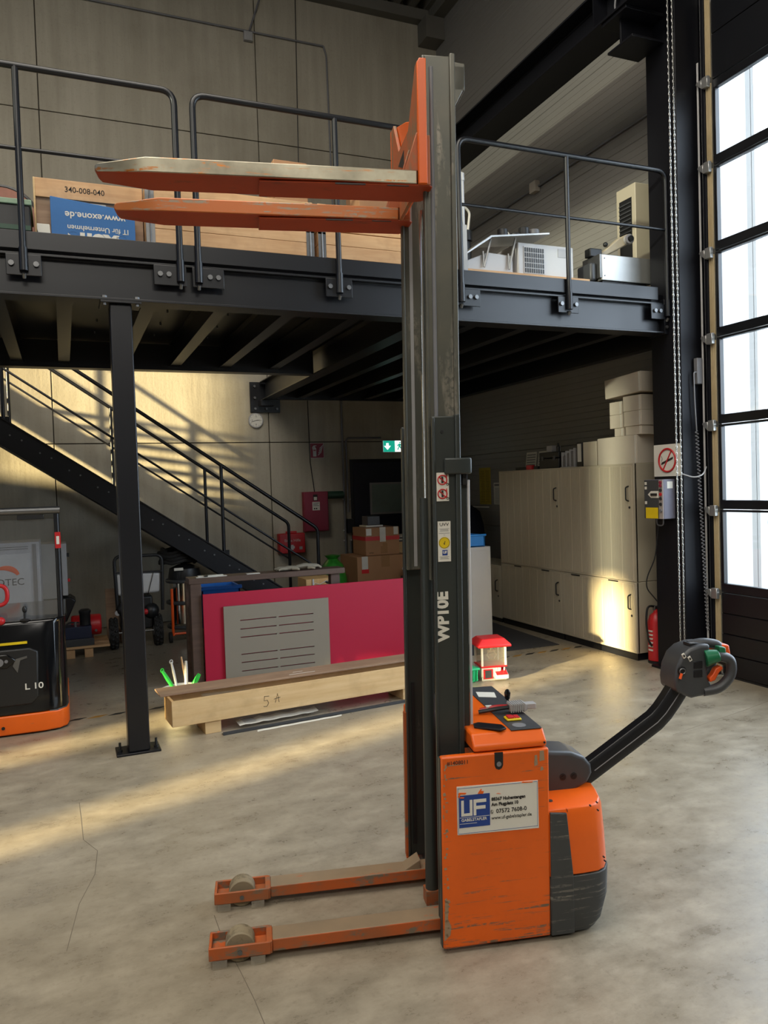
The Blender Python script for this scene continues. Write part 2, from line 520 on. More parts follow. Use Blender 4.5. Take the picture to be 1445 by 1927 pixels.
# ---- ceiling: trapezoidal steel deck
pts = []; x = -8.25; p = 0.25
while x < 5.55:
    pts += [(x, 8.78), (x + 0.10, 8.78), (x + 0.13, 8.92), (x + 0.22, 8.92)]; x += p
pts = pts + [(5.6, 9.0), (-8.25, 9.0)]
ce = MB().prism(pts, 'y', -9.2, 10.7).build('ceiling', 'cladg', smooth=False)
tag(ce, 'trapezoidal steel roof deck under the hall roof', 'ceiling', kind='structure')
t1 = MB().box(-8, 5.32, 10.45, 10.6, 8.62, 8.78).box(5.32, 5.5, 4.0, 10.6, 8.62, 8.78).box(5.2, 5.5, 10.3, 10.6, 8.3, 8.62).build('trim_1', 'cladg', bevel=0.004)
tag(t1, 'grey edge beam under the roof deck along the walls', 'trim', kind='structure')

# ---- steel column and crane beam
c = thing('steel_column', 'broad dark steel column between cabinets and sectional door', 'column', (0, 0, 0), kind='structure')
MB().box(4.9, 5.2, 5.1, 5.45, 0, 8.7).build('shaft', 'steel2', c, bevel=0.006)
MB().box(4.86, 5.24, 5.06, 5.49, 0, 0.02).build('base_plate', 'steel2', c)
b = MB().box(4.56, 4.9, 5.22, 5.54, 5.42, 5.44).box(4.56, 4.9, 5.36, 5.38, 5.44, 5.64).box(4.50, 4.9, 5.22, 5.54, 5.64, 5.668)
b.build('corbel', 'steel2', c, bevel=0.003)
cb = thing('crane_beam', 'long dark steel I-beam running high along the clad wall', 'beam', kind='structure')
pf = [(4.48, 5.67), (4.80, 5.67), (4.80, 5.69), (4.65, 5.69), (4.65, 5.97), (4.80, 5.97), (4.80, 5.99), (4.48, 5.99), (4.48, 5.97), (4.635, 5.97), (4.635, 5.69), (4.48, 5.69)]
MB().prism(pf, 'y', 5.0, 10.6).build('girder', 'steel2', cb, bevel=0.003)
for yy in (5.62,):
    MB().box(4.485, 4.635, yy, yy + 0.012, 5.69, 5.97).build('stiffener', 'steel2', cb)
b = MB().tube(fillet([(4.60, 5.45, 5.92), (4.58, 5.45, 5.82), (4.56, 5.43, 5.75), (4.61, 5.41, 5.70)], 0.05), 0.008)
b.ball((4.58, 5.45, 5.88), 0.022)
b.build('cable', 'mgrey', cb)

# ---- mezzanine platform
mz = thing('mezzanine_platform', 'dark steel mezzanine platform on a post and joists', 'mezzanine', kind='structure')
fb = MB().prism([(5.25, 2.96), (5.42, 2.96), (5.42, 2.975), (5.315, 2.975), (5.315, 3.205), (5.42, 3.205), (5.42, 3.22), (5.25, 3.22), (5.25, 3.205), (5.30, 3.205), (5.30, 2.975), (5.25, 2.975)], 'x', -4, 4.86)
fb.build('front_beam', 'steel', mz, bevel=0.002)
MB().box(-4, 4.80, 5.245, 5.255, 3.24, 3.35).build('toe_board', 'steel', mz, bevel=0.002)
b = MB().box(4.86, 4.898, 5.24, 5.44, 2.95, 3.25)
b.build('end_plate', 'steel', mz, bevel=0.002)
b = MB()
for zz in (3.01, 3.19):
    b.cyl((4.878, 5.24, zz), (4.878, 5.225, zz), 0.014, 6)
b.build('bolt', 'zinc', mz)
MB().box(-4, 2.70, 5.30, 8.14, 3.225, 3.30).box(2.70, 5.42, 5.30, 10.56, 3.225, 3.30).build('deck', 'steel', mz, smooth=False)


def ibeam(name, x, y0, y1, zb, zt, wd):
    h = wd / 2
    MB().prism([(x - h, zb), (x + h, zb), (x + h, zb + .012), (x + .005, zb + .012), (x + .005, zt - .012), (x + h, zt - .012), (x + h, zt), (x - h, zt), (x - h, zt - .012), (x - .005, zt - .012), (x - .005, zb + .012), (x - h, zb + .012)], 'y', y0, y1).build(name, 'steel', mz, smooth=False)


for x in (-3.5, -2.95, -2.4, -1.85, -1.3, -0.75, -0.35, 0.06, 0.6, 1.1, 1.6, 2.12):
    ibeam('joist', x, 5.32, 8.06, 3.0, 3.22, 0.10)
for x in (3.15, 3.65, 4.15, 4.65):
    ibeam('joist', x, 5.32, 10.5, 3.0, 3.22, 0.10)
ibeam('main_beam', 2.65, 5.32, 10.52, 2.96, 3.22, 0.16)
MB().prism([(8.06, 2.96), (8.20, 2.96), (8.20, 2.975), (8.135, 2.975), (8.135, 3.205), (8.20, 3.205), (8.20, 3.22), (8.06, 3.22)], 'x', -4, 2.57).build('rear_beam', 'steel', mz, smooth=False)
MB().prism([(10.5, 2.98), (10.58, 2.98), (10.58, 3.22), (10.5, 3.22)], 'x', 2.74, 5.42).build('rear_beam', 'steel', mz, smooth=False)
MB().box(5.34, 5.46, 5.46, 10.56, 2.98, 3.22).build('edge_beam', 'steel', mz, smooth=False)
b = MB().box(2.44, 2.86, 10.56, 10.598, 2.80, 3.22).box(2.55, 2.75, 10.40, 10.56, 2.88, 2.96)
b.build('wall_bracket', 'steel', mz, bevel=0.002)
b = MB()
for xx, zz in ((2.50, 3.16), (2.50, 3.0), (2.50, 2.85), (2.66, 2.85), (2.81, 2.85), (2.81, 3.0)):
    b.cyl((xx, 10.56, zz), (xx, 10.53, zz), 0.018, 6)
b.build('anchor_bolt', 'zinc', mz)['kind'] = 'stuff'
b = MB()
for x in (0.33, 0.86, 1.36, 1.86, 2.38, 2.9, 3.4, 3.9, 4.4):
    for y in (5.6, 6.1, 6.6, 7.1, 7.6):
        b.cyl((x, y, 3.225), (x, y, 3.205), 0.008, 5)
b.build('deck_screw', 'zinc', mz)['kind'] = 'stuff'

pt = thing('support_post', 'dark square steel post holding up the mezzanine front beam', 'post', kind='structure')
MB().box(0.325, 0.462, 5.28, 5.42, 0.014, 2.945).build('shaft', 'steel', pt, bevel=0.008)
MB().box(0.25, 0.53, 5.26, 5.45, 0, 0.014).build('base_plate', 'steel', pt, bevel=0.002)
MB().box(0.27, 0.52, 5.25, 5.45, 2.945, 2.959).build('top_plate', 'steel', pt, bevel=0.002)
for xx in (0.275, 0.505):
    MB().cyl((xx, 5.33, 0.014), (xx, 5.33, 0.075), 0.008, 8).cyl((xx, 5.33, 0.014), (xx, 5.33, 0.028), 0.016, 6).build('anchor_bolt', 'black', pt)
for xx in (0.295, 0.495):
    MB().cyl((xx, 5.27, 2.93), (xx, 5.27, 2.985), 0.010, 6).cyl((xx, 5.27, 2.975), (xx, 5.27, 2.99), 0.017, 6).build('bolt', 'zinc', pt)


# ---- railings on the mezzanine edge
def railing(label, x0, x1, posts, lround, rround, mids):
    t = thing('mezzanine_railing', label, 'railing', (0, 0, 0), group='railings on the mezzanine edge')
    yr = 5.225; zt = 4.335; r = 0.021
    path = []
    if lround:
        path += [(x0, yr, 3.11)]
    path += [(x0, yr, zt), (x1, yr, zt)]
    if rround:
        path += [(x1, yr, 3.11)]
    MB().tube(fillet(path, 0.09, 6), r, 12).build('top_rail', 'steel', t)
    MB().tube([(mids[0], yr, 3.838), (mids[1], yr, 3.838)], 0.0125, 10).build('mid_rail', 'steel', t)
    for p in posts:
        p_, side, own = p
        if own:
            po = MB().tube([(p_, yr, 3.11), (p_, yr, zt)], r * .95, 12).build('post', 'steel', t)
        else:
            po = t
        MB().cyl((p_, yr, 3.10), (p_, yr, 3.24), 0.026, 12).build('sleeve', 'steel', po)
        a, c_ = (p_ - 0.10, p_ + 0.10) if side == 0 else (p_ - 0.17, p_ + 0.04) if side < 0 else (p_ - 0.04, p_ + 0.17)
        MB().box(a, c_, 5.238, 5.25, 3.075, 3.205).build('bracket', 'steel', po, bevel=0.003)
        bx = (p_ - 0.07, p_ + 0.07) if side == 0 else (p_ - 0.13, p_ - 0.075) if side < 0 else (p_ + 0.13, p_ + 0.075)
        for q in bx:
            MB().cyl((q, 5.238, 3.145), (q, 5.222, 3.145), 0.017, 8).build('bolt', 'zinc', po)
        MB().cyl((p_, 5.22, 3.085), (p_, 5.24, 3.06), 0.012, 8).build('bolt', 'zinc', po)


railing('black tube railing on the mezzanine edge above the forklift, ending left of the gap', -2.6, 0.775, [(-2.0, 0, 1), (-1.2, 0, 1), (-0.165, 0, 1), (0.775, -1, 0)], False, True, (-2.6, 0.775))
railing('black tube railing behind the raised forks, in front of the wooden collar crates', 0.893, 2.72, [(0.893, 1, 0), (1.885, 0, 1), (2.72, -1, 0)], True, True, (0.893, 2.72))
railing('black tube railing at the column end, in front of the white cooler', 2.872, 4.885, [(2.872, 1, 0), (3.862, 0, 1), (4.885, -1, 0)], True, True, (2.872, 4.885))

# ---- stairs
st = thing('staircase', 'dark steel staircase with two tube handrails against the concrete wall', 'stairs', kind='structure')
for y0, y1 in ((8.93, 8.99), (10.24, 10.30)):
    f = 1 if y0 < 9.5 else -1
    zt = lambda q: 2.18 - 0.685 * q
    x0, x1 = -1.9, 3.16
    web = [(x0, zt(x0)), (x1, zt(x1)), (x1 + 0.03, 0.0), (x1 - 0.40, 0.0), (x0, zt(x0) - 0.315)]
    MB().prism(web, 'y', y0 + .02, y0 + .035).prism([(x0, zt(x0)), (x1, zt(x1)), (x1, zt(x1) - .015), (x0, zt(x0) - .015)], 'y', y0, y1).prism([(x0, zt(x0) - .30), (x1 - .4, 0.015), (x1 - .4, 0.0), (x0, zt(x0) - .315)], 'y', y0, y1).build('stringer', 'steel', st, smooth=False)
for k in range(17):
    xk = 3.05 - k * 0.28; zk = 0.10 + k * 0.19
    MB().box(xk - .14, xk + .14, 8.97, 10.26, zk - .15, zk - .12).build('tread', 'steel', st, smooth=False)
b = MB()
for k in range(16):
    xk = 2.98 - k * 0.28; zk = 0.06 + k * 0.19
    for d in (0.0, 0.11):
        b.cyl((xk - d, 8.95, zk + d * .5 - .02), (xk - d, 8.935, zk + d * .5 - .02), 0.010, 6)
b.build('tread_bolt', 'zinc', st)['kind'] = 'stuff'
for yy, pz, off in ((8.98, (2.845, 1.70, 0.565, -0.545), 3.20), (10.22, (2.825, 1.72, 0.587, -0.556), 3.215)):
    zr = lambda q: off - 0.692 * q
    zm = lambda q: off - 0.49 - 0.692 * q
    MB().tube(fillet([(-1.9, yy, zr(-1.9)), (pz[0], yy, zr(pz[0])), (pz[0], yy, 0.3)], 0.06, 5), 0.021, 12).build('handrail', 'steel', st)
    MB().tube([(-1.9, yy, zm(-1.9)), (pz[0], yy, zm(pz[0]))], 0.0125, 8).build('mid_rail', 'steel', st)
    for q in pz[1:]:
        po = MB().tube([(q, yy, 2.18 - 0.685 * q - .12), (q, yy, zr(q))], 0.020, 12).build('post', 'steel', st)
        MB().box(q - .06, q + .06, yy - .005, yy + .02, 2.18 - 0.685 * q - .06, 2.18 - 0.685 * q + .02).build('bracket', 'steel', po)

# ---- sectional door in the right wall
d1 = thing('door_1', 'dark sectional hall door with rows of clear glazing', 'door', kind='structure')
J = [0.02, 0.72, 1.425, 2.145, 2.875, 3.59, 4.30, 5.0, 5.74]
YD0, YD1 = 0.75, 4.92
for k in range(8):
    z0, z1 = J[k] + .003, J[k + 1] - .003
    if k in (0, 7):
        b = MB(); n = 4 if k == 0 else 2; h = (z1 - z0) / n
        for q in range(n):
            b.box(5.12, 5.165, YD0, YD1, z0 + q * h + (.004 if q else 0), z0 + (q + 1) * h)
        b.box(5.13, 5.16, YD0, YD1, z0, z1)
        s_ = b.build('door_section', 'steel', d1, bevel=0.004, seg=1)
    else:
        zb = z0 + 0.075; ztp = z1 - (0.018 if k < 6 else 0.07)
        b = MB().box(5.12, 5.165, YD0, YD1, z0, zb).box(5.12, 5.165, YD0, YD1, ztp, z1)
        for ya, yb in ((YD1 - .03, YD1), (3.50, 3.54), (2.12, 2.16), (YD0, YD0 + .03)):
            b.box(5.12, 5.165, ya, yb, zb, ztp)
        s_ = b.build('door_section', 'steel', d1, bevel=0.003, seg=1)
        for ya, yb in ((3.54, YD1 - .03), (2.16, 3.50), (YD0 + .03, 2.12)):
            MB().box(5.14, 5.145, ya - .005, yb + .005, zb - .005, ztp + .005).build('pane', 'glass', s_, smooth=False)
    MB().box(5.108, 5.12, 4.925, 4.98, z0 + .02, z1 - .02).box(5.104, 5.109, 4.94, 4.945, z0 + .02, z1 - .02).box(5.104, 5.109, 4.96, 4.965, z0 + .02, z1 - .02).build('end_cap', 'tan', s_, bevel=0.002, seg=1)
    if k:
        zz = J[k]
        h_ = MB()
        h_.box(5.07, 5.105, 4.925, 4.985, zz - .055, zz + .035)
        h_.prism([(4.985, zz - .05), (5.04, zz - .002), (5.04, zz + .02), (4.985, zz + .025)], 'x', 5.065, 5.10)
        h_.cyl((5.08, 4.98, zz + .01), (5.08, 5.05, zz + .01), 0.010, 8)
        h_.build('hinge', 'alu', s_, bevel=0.003, seg=1)
b = MB().box(5.10, 5.165, 4.985, 5.02, 0, 5.74).box(5.14, 5.165, 5.02, 5.06, 0, 5.74)
b.build('guide_track', 'steel2', d1, bevel=0.003)
MB().box(5.095, 5.10, 5.045, 5.062, 0, 5.2).build('track_edge', 'white', d1)
MB().box(5.17, 5.50, 4.93, 5.09, 0, 5.8).build('jamb', 'white', d1, smooth=False)
MB().box(5.17, 5.50, 0.55, 4.93, 5.745, 5.8).build('lintel', 'steel2', d1, smooth=False)
MB().box(5.17, 5.50, 0.55, 0.70, 0, 5.8).build('jamb', 'white', d1, smooth=False)
MB().box(5.13, 5.16, YD0, YD1, 0, 0.02).build('bottom_seal', 'rubber', d1)
MB().box(5.16, 5.30, 4.6, 5.06, 5.74, 8.7).box(5.2, 5.4, 0.5, 4.6, 5.74, 6.2).build('lintel', 'steel2', d1, smooth=False)

# ---- fire door in the back wall
d2 = thing('door_2', 'dark navy door with small window in the concrete wall', 'door', kind='structure')
MB().box(3.88, 4.95, 10.585, 10.598, 0, 2.13).build('frame', 'steel', d2, bevel=0.003)
MB().box(3.93, 4.90, 10.565, 10.585, 0.01, 2.08).build('leaf', 'navy', d2, bevel=0.003)
MB().box(4.17, 4.80, 10.553, 10.566, 1.31, 1.78).build('window_frame', 'lgrey', d2, bevel=0.003)
MB().box(4.20, 4.77, 10.548, 10.554, 1.34, 1.75).build('pane', plain('frosted_pane', '8fa39c', 0.3), d2)

# ---- conduits and cables on the walls
cd = thing('wall_conduit', 'thin grey conduit run high on the concrete wall with junction box', 'conduit')
MB().tube([(-3, 10.58, 8.02), (3.69, 10.58, 8.02)], 0.013, 8).tube(fillet([(3.69, 10.58, 8.02), (3.73, 10.58, 7.9), (3.77, 10.58, 3.3)], .05), 0.013, 8).build('pipe', 'mgrey', cd)
MB().box(2.54, 2.66, 10.54, 10.598, 7.88, 8.0).build('junction_box', 'lgrey', cd, bevel=.005)
MB().tube([(2.62, 10.57, 8.02), (2.80, 10.56, 8.55)], 0.013, 8).build('pipe', 'mgrey', cd)
cd2 = thing('wall_conduit', 'grey conduit pair beside the navy door, leading to the exit sign', 'conduit')
MB().tube([(3.775, 10.575, 3.2), (3.775, 10.575, 0.1)], 0.016, 8).build('pipe', 'mgrey', cd2)
MB().tube(fillet([(4.38, 10.575, 2.44), (3.83, 10.575, 2.44), (3.83, 10.575, 1.36)], .06), 0.014, 8).tube([(3.85, 10.575, 0.95), (3.85, 10.575, 0.3)], 0.014, 8).build('pipe', 'mgrey', cd2)
MB().box(3.80, 3.90, 10.55, 10.598, 1.06, 1.26).build('switch_box', 'steel', cd2, bevel=.004)
b = MB()
for zz in (1.55, 1.1, 0.95):
    for xx in (3.75, 3.86):
        b.ball((xx, 10.57, zz), 0.014, n=8, m=5)
b.build('clip', 'white', cd2)['kind'] = 'stuff'
cbk = thing('hanging_cable', 'thin black cable hanging down the concrete wall', 'cable')
MB().tube([(3.30, 10.588, 8.7), (3.26, 10.588, 6.2), (3.27, 10.588, 3.4)], 0.006, 6).tube([(3.27, 10.588, 3.2), (3.28, 10.588, 2.1), (3.33, 10.588, 1.66)], 0.006, 6).build('wire', 'black', cbk)
MB().ball((3.26, 10.58, 6.2), 0.018, n=8, m=6).build('cable_clip', 'lgrey', cbk)
MB().ball((3.26, 10.58, 5.9), 0.012, n=8, m=6).build('cable_clip', 'lgrey', cbk)
cd3 = thing('wall_conduit', 'thin conduit with small box along the clad wall above the mezzanine', 'conduit')
MB().tube([(5.48, 10.5, 5.3), (5.48, 5.5, 5.3)], 0.013, 8).build('pipe', 'mgrey', cd3)
MB().box(5.43, 5.499, 7.97, 8.10, 5.24, 5.37).build('junction_box', 'cardw', cd3, bevel=.005)

# ================================================================== PALLET STACKER
# local axes: x along the truck (forks at -x, tiller at +x), y away from the viewer, z up; the truck leans back a little
TK = thing('pallet_stacker', 'orange electric pallet stacker with tall grey mast and raised forks', 'stacker', (1.203, 2.467, 0), -13.2)
LEAN = 0.015


def tp(mb, name, mat, parent=TK, bevel=0, **k):
    mb.xf(lambda x, y, z: (x + LEAN * z, y, z))
    return mb.build(name, mat, parent, bevel, **k)


def sk(p):
    return (p[0] + LEAN * p[2], p[1], p[2])


# --- chassis and battery box
body = tp(MB().box(0.165, 0.410, 0.004, 0.716, 0.018, 0.718).prism([(0.0, 0.018), (0.410, 0.018), (0.410, 0.722), (0.0, 0.722)], 'y', 0.0, 0.030).prism([(0.0, 0.018), (0.410, 0.018), (0.410, 0.722), (0.0, 0.722)], 'y', 0.690, 0.72), 'battery_box', 'orange', bevel=0.007)
tp(MB().box(-0.003, 0.004, 0.006, 0.034, 0.022, 0.716), 'front_edge', 'mastd', body)
tp(MB().prism([(0.201, 0.722), (0.201, 0.675), (0.206, 0.664), (0.217, 0.659), (0.228, 0.664), (0.233, 0.675), (0.233, 0.722)], 'y', -0.0015, 0.004), 'latch_recess', 'black', body)
tp(MB().cyl((0.217, -0.001, 0.68), (0.217, -0.004, 0.68), 0.009, 12), 'latch_pin', 'mgrey', body)
# sticker with the dealer's address
stk = tp(MB().prism([(0.058, 0.435), (0.366, 0.43), (0.364, 0.607), (0.057, 0.611)], 'y', -0.0035, 0.0), 'sticker', 'paper', body)
tp(MB().box(0.064, 0.18, -0.0045, -0.002, 0.460, 0.578), 'logo_field', 'lblue', body)
b = MB()
for r_ in ((0.0605, 0.0615, 0.440, 0.606), (0.3605, 0.3615, 0.436, 0.602), (0.0605, 0.3615, 0.438, 0.439), (0.0605, 0.3615, 0.6035, 0.6045)):
    b.box(r_[0], r_[1], -0.0042, -0.002, r_[2], r_[3])
tp(b, 'border_line', 'lblue', body)
# UF letters built as strokes
b = MB()
y0, y1 = -0.0056, -0.003
b.prism([(0.072, 0.560), (0.082, 0.560), (0.082, 0.512), (0.104, 0.512), (0.104, 0.560), (0.114, 0.560), (0.114, 0.502), (0.072, 0.502)], 'y', y0, y1)
b.prism([(0.118, 0.560), (0.166, 0.560), (0.166, 0.548), (0.128, 0.548), (0.128, 0.536), (0.163, 0.536), (0.163, 0.524), (0.128, 0.524), (0.128, 0.502), (0.118, 0.502)], 'y', y0, y1)
b.box(0.066, 0.178, y0, y1, 0.4965, 0.4975).box(0.066, 0.13, y0, y1, 0.474, 0.4748)
tp(b, 'logo_letters', 'paper', body, smooth=False)
text('GABELSTAPLER', sk((0.072, -0.0047, 0.487)), X, Z, 0.0145, 'paper', body, bold=0.0002, sx=0.97)
for s_, x_, z_, h_, bd, sx_ in (('88367 Hohentengen', 0.186, 0.5535, 0.0165, 0.0006, .95), ('Am Flugplatz 10', 0.186, 0.534, 0.0165, 0.0006, .95), ('07572 7608-0', 0.203, 0.508, 0.0215, 0.0002, .97), ('www.uf-gabelstapler.de', 0.185, 0.4845, 0.0175, 0.0, .93)):
    text(s_, sk((x_, -0.0042, z_)), X, Z, h_, 'ink', body, bold=bd, sx=sx_)
b = MB().tube([(0.187 + .005 * math.cos(a), -0.0042, 0.508 + .007 * math.sin(a)) for a in [k * .52 for k in range(12)]], 0.0007, 4, True)
b.tube([(0.185, -0.0042, 0.514), (0.185, -0.0042, 0.507), (0.190, -0.0042, 0.503)], 0.0012, 4)
tp(b, 'phone_symbol', 'ink', body)
b = MB()
for q in ((0.06, 0.092, 0.582, 0.590), (0.060, 0.070, 0.572, 0.586), (0.135, 0.158, 0.578, 0.590), (0.142, 0.150, 0.588, 0.597), (0.066, 0.085, 0.568, 0.574), (0.205, 0.222, 0.572, 0.5745), (0.30, 0.345, 0.602, 0.608)):
    b.prism([(q[0], q[2] + .002), (q[1] - .004, q[2]), (q[1], q[3] - .003), (q[0] + .006, q[3])], 'y', -0.0053, -0.002)
tp(b, 'torn_patch', 'orange2', body)
text('#1408011', sk((0.022, -0.0008, 0.698)), X, Z, 0.020, 'ink', body)
b = MB()
for q in ((0.025, 0.09, 0.688, 0.692), (0.35, 0.362, 0.672, 0.676), (0.352, 0.366, 0.66, 0.70), (0.372, 0.392, 0.676, 0.715), (0.375, 0.388, 0.64, 0.655)):
    b.prism([(q[0], q[2]), (q[1], q[2] + .003), (q[1] - .003, q[3]), (q[0] + .002, q[3])], 'y', -0.0012, 0.002)
tp(b, 'paint_chip', 'chip', body)['kind'] = 'stuff'
b = MB(); rr = random.Random(5)
for k in range(34):
    z_ = 0.06 + rr.random() * .62; x_ = 0.006 + rr.random() * .012; h_ = .004 + rr.random() * .014; w_ = .003 + rr.random() * .008
    b.prism([(x_, z_), (x_ + w_, z_ + h_ * .2), (x_ + w_ * .6, z_ + h_), (x_ - .002, z_ + h_ * .7)], 'y', -0.0012, 0.002)
b.prism([(0.004, 0.05), (0.026, 0.07), (0.030, 0.10), (0.018, 0.13), (0.022, 0.19), (0.008, 0.20)], 'y', -0.0012, 0.002)
tp(b, 'chipped_edge', 'chip', body)['kind'] = 'stuff'

# --- battery lid
lid = tp(MB().prism([(0.008, 0.726), (0.008, 0.748), (0.045, 0.785), (0.665, 0.785), (0.70, 0.755), (0.70, 0.726)], 'x', 0.125, 0.405), 'lid', 'orange2', bevel=0.008, seg=3)
tp(MB().box(0.13, 0.40, 0.03, 0.69, 0.72, 0.728), 'lid_gasket', 'black', lid)
tp(MB().prism([(0.278, 0.04), (0.398, 0.04), (0.398, 0.66), (0.275, 0.66)], 'z', 0.784, 0.788), 'rubber_mat', 'dgrey', lid, bevel=0.001)
tp(MB().prism([(0.155, 0.10), (0.235, 0.03), (0.262, 0.045), (0.262, 0.10), (0.19, 0.165), (0.165, 0.15)], 'z', 0.786, 0.792).rot(-4, (0.2, 0.1, 0.785), 'X'), 'loose_pad', 'steel', lid, bevel=0.001)
tp(MB().cyl((0.325, 0.085, 0.788), (0.325, 0.085, 0.7895), 0.026, 24), 'round_badge', 'mgrey', lid)
es = tp(MB().box(0.296, 0.355, 0.135, 0.185, 0.788, 0.797), 'emergency_switch', 'yellow', lid, bevel=0.004)
tp(MB().box(0.303, 0.327, 0.142, 0.178, 0.797, 0.803).box(0.330, 0.350, 0.142, 0.178, 0.797, 0.801), 'switch_key', 'red', es, bevel=0.002)
lv = tp(MB().tube([(0.365, 0.33, 0.788), (0.362, 0.33, 0.82)], 0.006, 8), 'lever', 'black', lid)
tp(MB().lathe([(0.004, 0), (0.011, 0.008), (0.013, 0.03), (0.008, 0.042), (0.002, 0.045)], (0.362, 0.33, 0.815), 14), 'knob', 'gloss', lv)
pc = tp(MB().box(0.335, 0.405, 0.215, 0.265, 0.80, 0.828).box(0.405, 0.445, 0.222, 0.258, 0.803, 0.825), 'battery_connector', 'lgrey', lid, bevel=0.003)
b = MB()
for k in range(7):
    b.box(0.338 + k * .009, 0.342 + k * .009, 0.212, 0.268, 0.797, 0.831)
tp(b, 'grip_rib', 'lgrey', pc)
tp(MB().tube(fillet([(0.335, 0.25, 0.815), (0.30, 0.27, 0.812), (0.23, 0.28, 0.80)], .03), 0.006, 8), 'cable', 'red', pc)
tp(MB().tube(fillet([(0.335, 0.232, 0.815), (0.29, 0.25, 0.806), (0.22, 0.265, 0.795)], .03), 0.008, 8), 'cable', 'black', pc)
tp(MB().box(0.255, 0.28, 0.27, 0.29, 0.80, 0.812), 'cable_tag', 'paper', pc)
tp(MB().prism([(0.29, 0.50), (0.36, 0.47), (0.375, 0.55), (0.30, 0.58)], 'z', 0.788, 0.789), 'type_plate', 'paper', lid)
tp(MB().cyl((0.395, 0.012, 0.742), (0.395, 0.005, 0.742), 0.004, 8), 'screw', 'black', lid)

# --- drive hood and bumper (rounded rear plan)
PL = [(0.41, 0.0), (0.54, 0.0), (0.605, 0.006), (0.638, 0.025), (0.668, 0.07), (0.69, 0.15), (0.705, 0.25), (0.71, 0.36), (0.705, 0.47), (0.69, 0.57), (0.668, 0.65), (0.638, 0.695), (0.605, 0.714), (0.54, 0.72), (0.41, 0.72)]


def plan(z, k, inset=0.0):
    out = []
    for x, y in PL:
        xx = 0.41 + (x - 0.41) * k
        out.append((xx, inset + y * (0.72 - 2 * inset) / 0.72, z))
    return out


tp(MB().loft([plan(0.015, 0.80, 0.012), plan(0.05, 0.91, 0.004), plan(0.12, 0.985), plan(0.232, 1.0)]), 'bumper', 'bumper', bevel=0.003)
hood = tp(MB().loft([plan(0.236, 0.985, 0.002), plan(0.36, 0.955, 0.003), plan(0.468, 0.915, 0.005), plan(0.486, 0.895, 0.012), plan(0.492, 0.84, 0.04)]), 'drive_hood', 'orange2', bevel=0.004)
tp(MB().prism([(0.412, 0.018), (0.503, 0.018), (0.500, 0.235), (0.476, 0.472), (0.412, 0.478)], 'y', -0.003, 0.02), 'side_panel', 'bumper', hood, bevel=0.003)
tp(MB().prism([(0.478, 0.486), (0.4795, 0.486), (0.481, 0.476), (0.4795, 0.476)], 'y', -0.0012, 0.01), 'panel_seam', 'carbrown', hood)
tp(MB().cyl((0.44, 0.07, 0.485), (0.44, 0.07, 0.496), 0.009, 12), 'bolt', 'zinc', hood)
b = MB()
for x_, z_ in ((0.596, 0.50), (0.60, 0.47), (0.622, 0.29), (0.626, 0.275), (0.57, 0.49)):
    b.cyl((x_, 0.008, z_), (x_, -0.002, z_), 0.003, 6)
tp(b, 'scuff_mark', 'black', hood)['kind'] = 'stuff'
for y_ in (0.2, 0.52):
    tp(MB().cyl((0.52, y_ - .035, 0.075), (0.52, y_ + .035, 0.075), 0.075, 24), 'drive_wheel', 'rubber')

# --- support legs with load rollers
for yv in (0.10, 0.48):
    lg = tp(MB().box(-0.612, 0.10, yv + .004, yv + .092, 0.030, 0.076), 'support_leg', ['orangeleg', 'orangetop'], bevel=0.004)
    lg.data.polygons[1].material_index = 1
    fr = MB()
    o_ = [(-0.838, yv - .010), (-0.618, yv - .010), (-0.618, yv + .104), (-0.838, yv + .104)]
    fr.box(-0.838, -0.618, yv - .010, yv + .000, 0.030, 0.076).box(-0.838, -0.618, yv + .094, yv + .104, 0.030, 0.076)
    fr.box(-0.838, -0.828, yv, yv + .094, 0.030, 0.076).box(-0.634, -0.612, yv - .006, yv + .10, 0.030, 0.076)
    fr.box(-0.83, -0.775, yv, yv + .094, 0.036, 0.046).box(-0.685, -0.63, yv, yv + .094, 0.036, 0.046)
    fo = tp(fr, 'roller_frame', 'orangeleg', lg, bevel=0.003)
    tp(MB().cyl((-0.728, yv + .014, 0.054), (-0.728, yv + .080, 0.054), 0.0535, 28), 'load_roller', 'wheelw', lg, bevel=0.004)
    tp(MB().cyl((-0.728, yv - .013, 0.050), (-0.728, yv + .10, 0.050), 0.009, 12), 'axle', 'zinc', lg)
    for x_ in (-0.825, -0.69):
        tp(MB().prism([(x_, 0.031), (x_ + .052, 0.031), (x_ + .050, 0.004), (x_, 0.001)], 'y', yv - .014, yv - .011), 'foot_guard', 'pvc', lg)
tp(MB().box(0.05, 0.165, 0.06, 0.66, 0.022, 0.075), 'crossmember', 'mastd', bevel=0.004)
tp(MB().prism([(-0.05, 0.074), (0.02, 0.074), (0.02, 0.115)], 'y', 0.49, 0.565), 'gusset', 'orangetop', bevel=0.003)


# --- mast: outer and inner rails
def rail(v, side, z0, z1, u0, u1, name, mat, th=0.010, fl=0.028):
    # a rolled channel: web normal to y, front and back flanges; side = +1 opens toward +y
    b = MB()
    w0, w1 = (v, v + th) if side > 0 else (v - th, v)
    b.box(u0, u1, w0, w1, z0, z1)
    f0, f1 = (v - .012, v + fl) if side > 0 else (v - fl, v + .012)
    b.box(u1 - 0.020, u1, f0, f1, z0, z1 + .006)
    b.box(u0, u0 + 0.011, f0 + .006, f1 - (.012 if side > 0 else 0), z0, z1 - .004)
    return tp(b, name, mat, bevel=0.004, seg=2)


